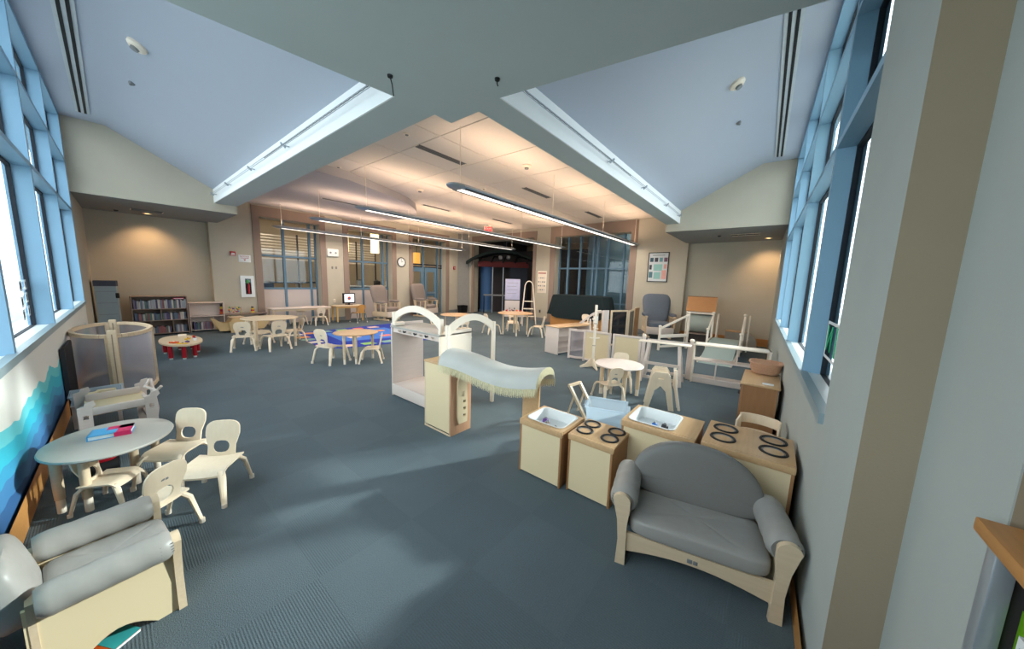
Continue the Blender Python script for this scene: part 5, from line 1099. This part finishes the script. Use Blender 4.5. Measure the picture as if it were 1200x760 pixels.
def ring(z0_, z1_, a0, a1, r0, th=0.014):
    A = [radians(a0+(a1-a0)*k/12) for k in range(13)]; o = [(r0*cos(a), r0*sin(a)*0.6) for a in A]; i_ = [((r0-th)*cos(a), (r0-th)*sin(a)*0.6) for a in reversed(A)]
    return B().plate([o+i_], z1_-z0_, Matrix.Translation((0, 0, z0_)))
finish(ring(0.42, 0.52, 20, 160, 0.2), 'backrest', BIRCH, t); finish(ring(0.30, 0.36, 20, 160, 0.2), 'back_rail', BIRCH, t)
finish(B().rbox(-0.17, 0.17, -0.18, 0.11, 0.28, 0.295, 0.005), 'seat', BIRCH, t)
for s_ in (-1, 1): finish(B().rbox(s_*0.18-0.01, s_*0.18+0.01, -0.18, 0.08, 0, 0.5, 0.005), 'side_panel', BIRCH, t)

# ============================================================ REAR RIGHT: ramp, frames, play house, platform
t = thing('wave_screen', 'white wave topped ply screen sloping up behind the cubby', 'room divider', (8.0, 4.35, 0), -62)
top = [(1.05*k/16, 0.5+0.48*(1-cos(pi*min(1, k/13)))/2) for k in range(17)]; low = [(x, z-0.07) for x, z in reversed(top)]
finish(B().plate([top+low], 0.04, XZ(0, 0.02, 0)), 'wave_rail', PINK, t)
for q_, h_ in ((1.0, 0.98), (0.55, 0.74), (0.0, 0.5)): finish(B().rbox(q_, q_+0.05, -0.02, 0.02, 0, h_, 0.004), 'post', PINK, t); finish(B().rbox(0, 1.05, -0.018, 0.018, 0.02, 0.07, 0.004), 'bottom_rail', PINK, t)
finish(B().rbox(0.66, 0.78, -0.03, -0.02, 0.6, 0.82, 0.01), 'white_tag', WHITE, t)
for k in range(3): finish(B().bar((0.68+0.1*k, 0, 0.07), (0.66+0.11*k, 0, 0.9), 0.03, 0.02, (0, 1, 0)), 'baluster', MAPLE, t)
screen('screen_panel', 'tall pinkish screen post panel left of the mirror screen', (8.28, 3.5), (8.44, 3.4), 1.0, PINK, PINK)
screen('screen_panel', 'framed dark mirror screen reflecting a chair, behind the cream screens', (8.5, 3.36), (9.1, 3.12), 1.0, mat('dark mirror', (70, 74, 84), 0.08, 0.02, metal=0.9), MAPLE)
screen('screen_panel', 'brown woven framed screen running back toward the glider', (9.16, 3.1), (9.95, 3.22), 0.98, mat('brown mesh', (120, 108, 94), 0.9, 0.15, 120, 0.4, 200), MAPLE)
p = thing('screen_panel', 'tan end panel of the woven screen next to the glider', 'room divider', (10.0, 3.2, 0), 0); finish(B().rbox(0, 0.35, -0.012, 0.012, 0, 1.0, 0.004), 'panel', BROWN, p); finish(B().rbox(0.0, 0.35, -0.02, 0.02, 1.0, 1.03, 0.004), 'cap_rail', MAPLE, p)
# playhouse with tunnel
t = thing('toddler_loft', 'toddler loft with a tan pitched roof over a grey tunnel', 'play furniture', (11.1, 1.62, 0), -84); t.scale = (0.82, 0.9, 1.02)
M_ = Matrix.Translation((0, -0.28, 0))
finish(B().add([(-0.46, -0.36, 0.98), (0.46, -0.36, 0.98), (0.46, -0.05, 1.40), (-0.46, -0.05, 1.40), (-0.46, -0.34, 0.965), (0.46, -0.34, 0.965), (0.46, -0.03, 1.385), (-0.46, -0.03, 1.385)], [(0, 1, 2, 3), (4, 7, 6, 5), (0, 4, 5, 1), (2, 6, 7, 3), (0, 3, 7, 4), (1, 5, 6, 2)], None), 'roof_panel', mat('tan roof', (206, 146, 96), 0.5, 0.06, 5, stretch=(1, 8, 8)), t)
finish(B().add([(-0.46, -0.05, 1.40), (0.46, -0.05, 1.40), (0.46, 0.26, 0.98), (-0.46, 0.26, 0.98), (-0.46, -0.07, 1.385), (0.46, -0.07, 1.385), (0.46, 0.24, 0.965), (-0.46, 0.24, 0.965)], [(0, 1, 2, 3), (4, 7, 6, 5), (0, 4, 5, 1), (2, 6, 7, 3), (0, 3, 7, 4), (1, 5, 6, 2)]), 'roof_panel', BROWN, t)
for s_ in (-0.42, 0.42): finish(B().rbox(s_-0.02, s_+0.02, -0.34, -0.30, 0, 1.0, 0.006), 'roof_post', OFFW, t); finish(B().plate([[(-0.30, 0.96), (0.22, 0.96), (-0.04, 1.34)]], 0.02, Matrix(((0, 0, 1, s_-0.01), (1, 0, 0, 0), (0, 1, 0, 0), (0, 0, 0, 1)))), 'gable', OFFW, t)
tu = finish(B().grid(lambda u, v: (-0.42+0.84*v, -0.04+0.30*cos(2*pi*u), 0.62+0.27*sin(2*pi*u)), 32, 3, True), 'tunnel', mat('sage grey laminate', (172, 178, 168), 0.5), t)
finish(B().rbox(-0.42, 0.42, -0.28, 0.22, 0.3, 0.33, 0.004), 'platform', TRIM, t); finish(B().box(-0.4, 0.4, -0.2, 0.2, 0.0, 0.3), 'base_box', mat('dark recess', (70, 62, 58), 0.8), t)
finish(B().rbox(-0.3, 0.42, -0.30, -0.28, 0.90, 0.97, 0.003), 'valance', OFFW, t)
def rail_frame(name, label, x, y, rz, w_, h0, h1, m=OFFW, low=0.18, cat='railing', mid=None, pane=None):
    t = thing(name, label, cat, (x, y, 0), rz)
    for s_, h in ((0, h0), (w_, h1)):
        finish(B().rbox(s_-0.025, s_+0.025, -0.025, 0.025, 0, h, 0.008), 'post', m, t); finish(B().soft((s_, 0, h+0.02), (0.085, 0.085, 0.07), 0.9, 12, 8), 'ball_cap', m, t)
    finish(B().bar((0, 0, h0-0.04), (w_, 0, h1-0.04), 0.035, 0.05), 'handrail', m, t)
    finish(B().bar((0, 0, low), (w_, 0, low), 0.03, 0.05), 'lower_rail', m, t)
    if mid: finish(B().rbox(0, w_, -0.015, 0.015, mid-0.09, mid, 0.004), 'middle_board', m, t)
    if pane: finish(B().box(0.03, w_-0.03, -0.004, 0.004, low+0.03, (mid or h0)-0.1), 'clear_pane', pane, t)
    return t
rail_frame('stair_railing', 'white railing rising toward the loft, left of the tunnel', 9.05, 2.22, -30, 1.0, 0.62, 0.98, mid=0.42, low=0.1)
rail_frame('stair_railing', 'short white railing on the left side of the grey ramp', 9.75, 1.22, 0, 0.75, 0.60, 0.98, low=0.3)
rail_frame('stair_railing', 'short white railing on the right side of the grey ramp', 9.75, 0.5, 0, 0.75, 0.55, 0.98, low=0.3)
t = thing('loft_platform', 'pale grey green carpeted ramp between the two short railings', 'play furniture', (9.6, 0.87, 0), 0)
b = B(); b.add([(-1.3, -0.32, 0.0), (-1.3, 0.30, 0.0), (0.2, 0.30, 0.32), (0.2, -0.32, 0.32), (0.95, -0.32, 0.32), (0.95, 0.30, 0.32), (-1.3, -0.32, -0.0), (-1.3, 0.3, -0.0), (0.95, -0.32, 0), (0.95, 0.3, 0)], [(0, 1, 2, 3), (3, 2, 5, 4), (0, 3, 4, 8), (1, 9, 5, 2), (4, 5, 9, 8), (0, 8, 9, 1)])
finish(b, 'ramp', mat('grey green carpet ramp', (164, 178, 172), 0.9, 0.05, 60), t); finish(B().box(-1.3, 0.95, -0.35, -0.32, 0.0, 0.05).box(-1.3, 0.95, 0.30, 0.33, 0.0, 0.05), 'edge_trim', OFFW, t)
for y, lab in ((1.14, 'rounded white end panel left of the ramp top'), (0.42, 'rounded white end panel right of the ramp top')):
    t = thing('end_panel', lab, 'panel', (10.75, y, 0), 0)
    finish(B().plate([[(-0.14, 0), (0.14, 0)]+[(0.14*cos(a), 0.82+0.16*sin(a)) for a in [pi*k/10 for k in range(11)]]], 0.03, XZ()), 'panel', OFFW, t); finish(B().rbox(-0.15, 0.15, -0.035, 0.005, 0.3, 0.33, 0.004), 'ledge', OFFW, t)
t = thing('sloped_unit', 'grey beige low unit with a tan top and a rounded sloping end on the right', 'play furniture', (11.4, 0.62, 0), -88); t.scale = (0.78, 1, 0.85)
finish(B().plate([[(-0.45, 0), (-0.45, 0.52), (0.15, 0.52)]+[(0.15+0.38*sin(a), 0.14+0.38*cos(a)) for a in [pi/2*k/8 for k in range(9)]]+[(0.53, 0)]], 0.34, XZ(0, 0.17, 0)), 'body', mat('beige grey laminate', (170, 160, 148), 0.6), t)
finish(B().rbox(-0.46, 0.16, -0.19, 0.19, 0.52, 0.545, 0.005), 'top', WOODT, t)

# ============================================================ DRAPED TABLE, LADDER, BOARD, KIOSK
t = thing('draped_table', 'large object draped in a dark green cloth before the right lobby window', 'table', (11.45, 5.9, 0), 90)
finish(B().box(-1.25, 1.0, -0.42, -0.38, 0, 0.44).box(-1.25, 1.0, 0.3, 0.34, 0, 0.44).box(-1.25, 1.0, -0.38, 0.3, 0.40, 0.44), 'wooden_base', OAK, t)
for x in (-1.23, -0.5, 0.2, 0.97): finish(B().box(x-0.015, x+0.015, -0.38, 0.3, 0.02, 0.40), 'divider', OAK, t)
def dr_(u, v):
    a = 2*pi*u; pw = lambda q, e: math.copysign(abs(q)**e, q); n_s = 7
    prof = [(0.0, 1.24), (0.8, 1.24), (0.96, 1.22), (1.0, 1.12), (1.04, 0.9), (1.09, 0.6), (1.13, 0.40)]
    k, z = prof[round(v*6)]; w1 = 1+(0.03*sin(a*11)+0.02*sin(a*19))*max(0, (k-0.95)*6)
    return (-0.12+1.18*k*w1*pw(cos(a), 0.35), -0.04+0.42*k*w1*pw(sin(a), 0.35), z+0.08*sin(a*3)*(v > 0.95))
finish(B().grid(dr_, 80, 6, True), 'drape', CLOTHD, t)
t = thing('step_ladder', 'tall white A-frame step ladder with a rounded top rail', 'ladder', (10.75, 7.75, 0), -50)
for s_ in (-1, 1):
    finish(B().tube([(s_*0.30, -0.30, 0), (s_*0.17, 0.05, 1.45)], 0.022, 8), 'side_rail', OFFW, t); finish(B().tube([(s_*0.27, 0.42, 0), (s_*0.17, 0.06, 1.1)], 0.016, 8), 'rear_leg', GREY, t)
finish(B().tube([(0.17*cos(a), 0.05+0.02*sin(a), 1.45+0.27*sin(a)) for a in [pi*k/10 for k in range(11)]], 0.02, 8), 'top_hoop', OFFW, t)
for z in (0.3, 0.6, 0.9): finish(B().rbox(-0.25+0.08*z, 0.25-0.08*z, -0.30+0.24*z, -0.10+0.24*z, z-0.015, z+0.015, 0.005), 'tread', OFFW, t)
t = thing('flip_chart', 'white and lilac poster board standing between blue column and ladder', 'poster board', (10.3, 8.25, 0), -50)
finish(B().rbox(-0.30, 0.30, -0.01, 0.01, 0.95, 1.78, 0.004), 'upper_board', mat('lilac white board', (196, 194, 222), 0.5), t); finish(B().rbox(-0.30, 0.30, -0.01, 0.01, 0.45, 0.92, 0.004), 'lower_board', PANELM, t)
finish(B().box(-0.31, 0.31, -0.014, 0.012, 0.92, 0.95), 'divider_strip', DARK, t); finish(B().box(-0.29, -0.26, 0.01, 0.04, 0, 1.75).box(0.26, 0.29, 0.01, 0.04, 0, 1.75), 'stand_leg', DARK, t)
for k in range(4): finish(B().box(-0.22, 0.22-0.06*(k % 2), -0.012, -0.01, 1.62-0.14*k, 1.63-0.14*k), 'print_line', GREY, t)
for k in range(5): finish(B().box(-0.22+0.1*k, -0.18+0.1*k, -0.013, -0.01, 0.5+0.06*(k % 2), 0.56+0.06*(k % 2)), 'small_picture', [ORANGE, TRIM, RED, DARK, YELLOW][k], t)
t = thing('toy_bin', 'pale box with small coloured toys under the poster board', 'box', (9.7, 7.7, 0), -50); finish(B().rbox(-0.4, 0.4, -0.15, 0.15, 0.35, 0.55, 0.006), 'box', PINK, t); finish(B().box(-0.38, -0.34, -0.12, 0.12, 0, 0.35).box(0.34, 0.38, -0.12, 0.12, 0, 0.35), 'leg', PINK, t)
for k in range(5): finish(B().rbox(-0.3+0.13*k, -0.22+0.13*k, -0.05, 0.03, 0.55, 0.60, 0.01), 'coloured_piece', [RED, TRIM, DARK, ORANGE, RED][k], t)
t = thing('waste_bin', 'small black waste bin on the floor by the far corner', 'waste bin', (11.35, 12.35, 0), 0); open_bin(t, 0.45, 0.3, 0.38, BLACK, 0.02, 0.85)
# lobby beyond the opening
t = thing('round_column', 'smooth blue round column beyond the far opening', 'column', (13.1, 12.35, 0)); finish(B().cyl((0, 0, 0.0), (0, 0, 2.55), 0.34, 28), 'shaft', COLB, t); finish(B().cyl((0, 0, 0), (0, 0, 0.1), 0.38, 28), 'base_ring', BLUED, t)
t = thing('kiosk_booth', 'dark kiosk with a curved green canopy and maroon band beyond the opening', 'kiosk', (13.3, 11.3, 0), -52)
n_ = 16
for y, z_, col in ((-0.9, 0, AWND),):
    o = [(-1.9+3.8*k/n_, 2.62+0.62*sin(pi*k/n_)**0.8) for k in range(n_+1)]; i_ = [(x, z-0.13-0.12*0) for x, z in reversed(o)]
    finish(B().plate([o+i_], 1.4, XZ(0, 0.6, 0)), 'canopy_shell', AWND, t)
for k in range(5):
    x = -1.2+0.6*k; finish(B().tube([(x, -0.85, 2.62), (x+0.1, -0.5, 2.9), (x+0.3, 0.5, 2.98)], 0.05, 6), 'canopy_rib', BLACK, t)
finish(B().rbox(-1.3, 1.3, -0.7, -0.62, 2.38, 2.66, 0.01), 'sign_band', MAROON, t); finish(B().soft((-0.15, -0.76, 2.86), (0.2, 0.1, 0.2), 0.8, 12, 8).soft((0.25, -0.76, 2.88), (0.2, 0.1, 0.2), 0.8, 12, 8), 'spot_fitting', GREY, t)
finish(B().box(-0.1, 0.1, 0.2, 0.4, 3.2, 4.05), 'hanger_post', BLACK, t)
finish(B().box(0.35, 1.25, -0.55, 0.5, 0, 2.38), 'side_wall', mat('navy booth', (26, 34, 50), 0.7), t); finish(B().box(-1.2, 0.35, 0.3, 0.5, 0, 2.38), 'rear_wall', LOBD, t)
finish(B().rbox(-1.0, 0.3, -0.5, -0.4, 0.9, 0.98, 0.005), 'counter', GREY, t); finish(B().box(-1.0, -0.95, -0.5, -0.4, 0, 0.9), 'counter_leg', BLACK, t)
for x in (-0.55, 0.0): finish(B().cyl((x, -0.45, 0), (x, -0.45, 2.4), 0.03, 10), 'steel_post', METAL, t)
for (x, y, z, r_, lab) in ((9.9, 15.0, 2.75, 0.14, 'left glowing lantern seen through the lobby door'), (10.6, 15.2, 2.75, 0.14, 'right glowing lantern seen through the lobby door')):
    t = thing('hanging_lantern', lab, 'lamp', (x, y, z)); finish(B().rbox(-r_, r_, -r_, r_, -0.3, 0.3, 0.02), 'shade', LAMPA, t); finish(B().cyl((0, 0, 0.3), (0, 0, 1.345), 0.012, 6), 'cord', BLACK, t)
for (x, z0_, z1_, lab) in ((6.35, 2.7, 3.45, 'left bright tall lantern in the second lobby window'), (7.7, 2.75, 3.7, 'right bright tall lantern in the second lobby window')):
    t = thing('hanging_lantern', lab, 'lamp', (x, 14.2, z0_)); finish(B().cyl((0, 0, 0), (0, 0, z1_-z0_), 0.17, 18), 'shade', LAMPW, t); finish(B().cyl((0, 0, z1_-z0_), (0, 0, 4.1-z0_), 0.01, 6), 'cord', BLACK, t)
t = thing('wall_lantern', 'tiny bright lantern at the right edge of the far opening', 'lamp', (12.75, 8.6, 2.15)); finish(B().soft((0, 0, 0), (0.14, 0.14, 0.18), 0.9, 12, 8), 'globe', LAMPW, t); finish(B().cyl((0, 0, 0.09), (0, 0, 0.2), 0.02, 8), 'stem', BLACK, t)
t = thing('service_counter', 'long pale counter with boxes on it behind the second lobby window', 'counter', (7.6, 14.6, 0)); finish(B().rbox(-1.5, 1.6, -0.3, 0.3, 1.22, 1.28, 0.01), 'counter_top', WHITE, t); finish(B().box(-1.45, 1.55, -0.25, 0.25, 0, 1.22), 'counter_front', mat('teal grey counter', (70, 96, 104), 0.6), t)
for x, lab, m in ((6.5, 'white bottle on the lobby counter', WHITE), (7.1, 'grey paper box on the lobby counter', METAL), (7.9, 'dark machine on the lobby counter', DARK), (8.5, 'pale tray on the lobby counter', OFFW)):
    q = thing('counter_item', lab, 'container', (x, 14.45, 1.28)); finish(B().rbox(-0.12, 0.12, -0.1, 0.1, 0, 0.22, 0.02), 'body', m, q); finish(B().rbox(-0.05, 0.05, -0.05, 0.05, 0.22, 0.28, 0.01), 'lid', GREY, q)
for x, y, lab in ((4.3, 14.6, 'dark high table behind the first lobby window'), (5.4, 15.3, 'farther dark table behind the first lobby window')):
    q = thing('lobby_table', lab, 'table', (x, y, 0)); finish(B().rbox(-0.6, 0.6, -0.3, 0.3, 1.34, 1.40, 0.01), 'tabletop', mat('dark top', (44, 46, 56), 0.4) if x < 5 else bpy.data.materials['dark top'], q)
    for s_ in (-0.5, 0.0, 0.5): finish(B().cyl((s_, 0, 0), (s_, 0, 1.34), 0.035, 10), 'leg', WHITE, q)
for k, (x, lab) in enumerate(((3.5, 'blue grey upholstered seat at the left of the first lobby window'), (5.7, 'dark seat at the right of the first lobby window'))):
    q = thing('lobby_sofa', lab, 'chair', (x-0.1 if k == 0 else x+0.3, 13.9, 0)); finish(B().box(-0.36, 0.36, -0.26, 0.26, 0.0, 0.31), 'plinth', DARK, q); finish(B().rbox(-0.4, 0.4, -0.3, 0.3, 0.3, 0.8, 0.06), 'seat', mat('lobby seat %d' % k, (72, 96, 124) if k == 0 else (40, 48, 64), 0.8), q); finish(B().rbox(-0.4, 0.4, 0.2, 0.32, 0.8, 1.35, 0.05), 'backrest', mat('lobby back %d' % k, (72, 96, 124) if k == 0 else (40, 48, 64), 0.8), q)
# slatted screens lit from behind, high in the lobby
t = thing('slatted_screen', 'slatted screen of pale strips high in the lobby behind the first two windows', 'screen', (6.6, 16.6, 2.3), 0)
for k in range(9): finish(B().box(-2.6, 2.4, -0.02, 0.02, 0.12*k, 0.12*k+0.05), 'slat', OFFW, t)
for x in (-2.6, -1.2, 0.2, 1.4, 2.4): finish(B().box(x-0.03, x+0.03, -0.04, 0.0, -2.3, 1.1), 'upright', DARK, t)
# shelf at the lower right edge
t = thing('corner_bookshelf', 'bookshelf with an orange wood top at the lower right edge', 'shelf', (0.93, -0.40, 0), 0)
finish(B().rbox(-0.35, 0.17, -0.9, 0.02, 1.215, 1.245, 0.004), 'top', OAK, t)
for q_ in ((0.13, -0.03), (-0.34, -0.03), (0.13, -0.88)): finish(B().rbox(q_[0], q_[0]+0.035, q_[1], q_[1]+0.03, 0, 1.215, 0.004), 'post', METAL, t)
finish(B().box(0.15, 0.165, -0.85, -0.03, 0, 1.215), 'back_panel', LOBD, t)
for z in (0.15, 0.5, 0.88): finish(B().rbox(-0.33, 0.14, -0.87, -0.01, z-0.02, z, 0.003), 'shelf_board', BROWN, t)
for k, (m, lab, hh) in enumerate(((mat('lime cover', (120, 180, 30), 0.5), 'lime green book on the lower right shelf', 0.21), (WHITE, 'white spined book on the lower right shelf', 0.19), (mat('leaf cover', (70, 120, 30), 0.5), 'dark green book on the lower right shelf', 0.2), (DARK, 'black book on the lower right shelf', 0.18))):
    q = thing('book', lab, 'book', (1.03-0.055*k, -0.5+0.02*k, 0.88), 0, 'books on the lower right shelf'); finish(B().box(0, 0.045, -0.0, 0.05, 0, hh), 'spine', m, q); finish(B().box(0.004, 0.041, -0.2, 0.0, 0.004, hh-0.004), 'page_block', OFFW, q)
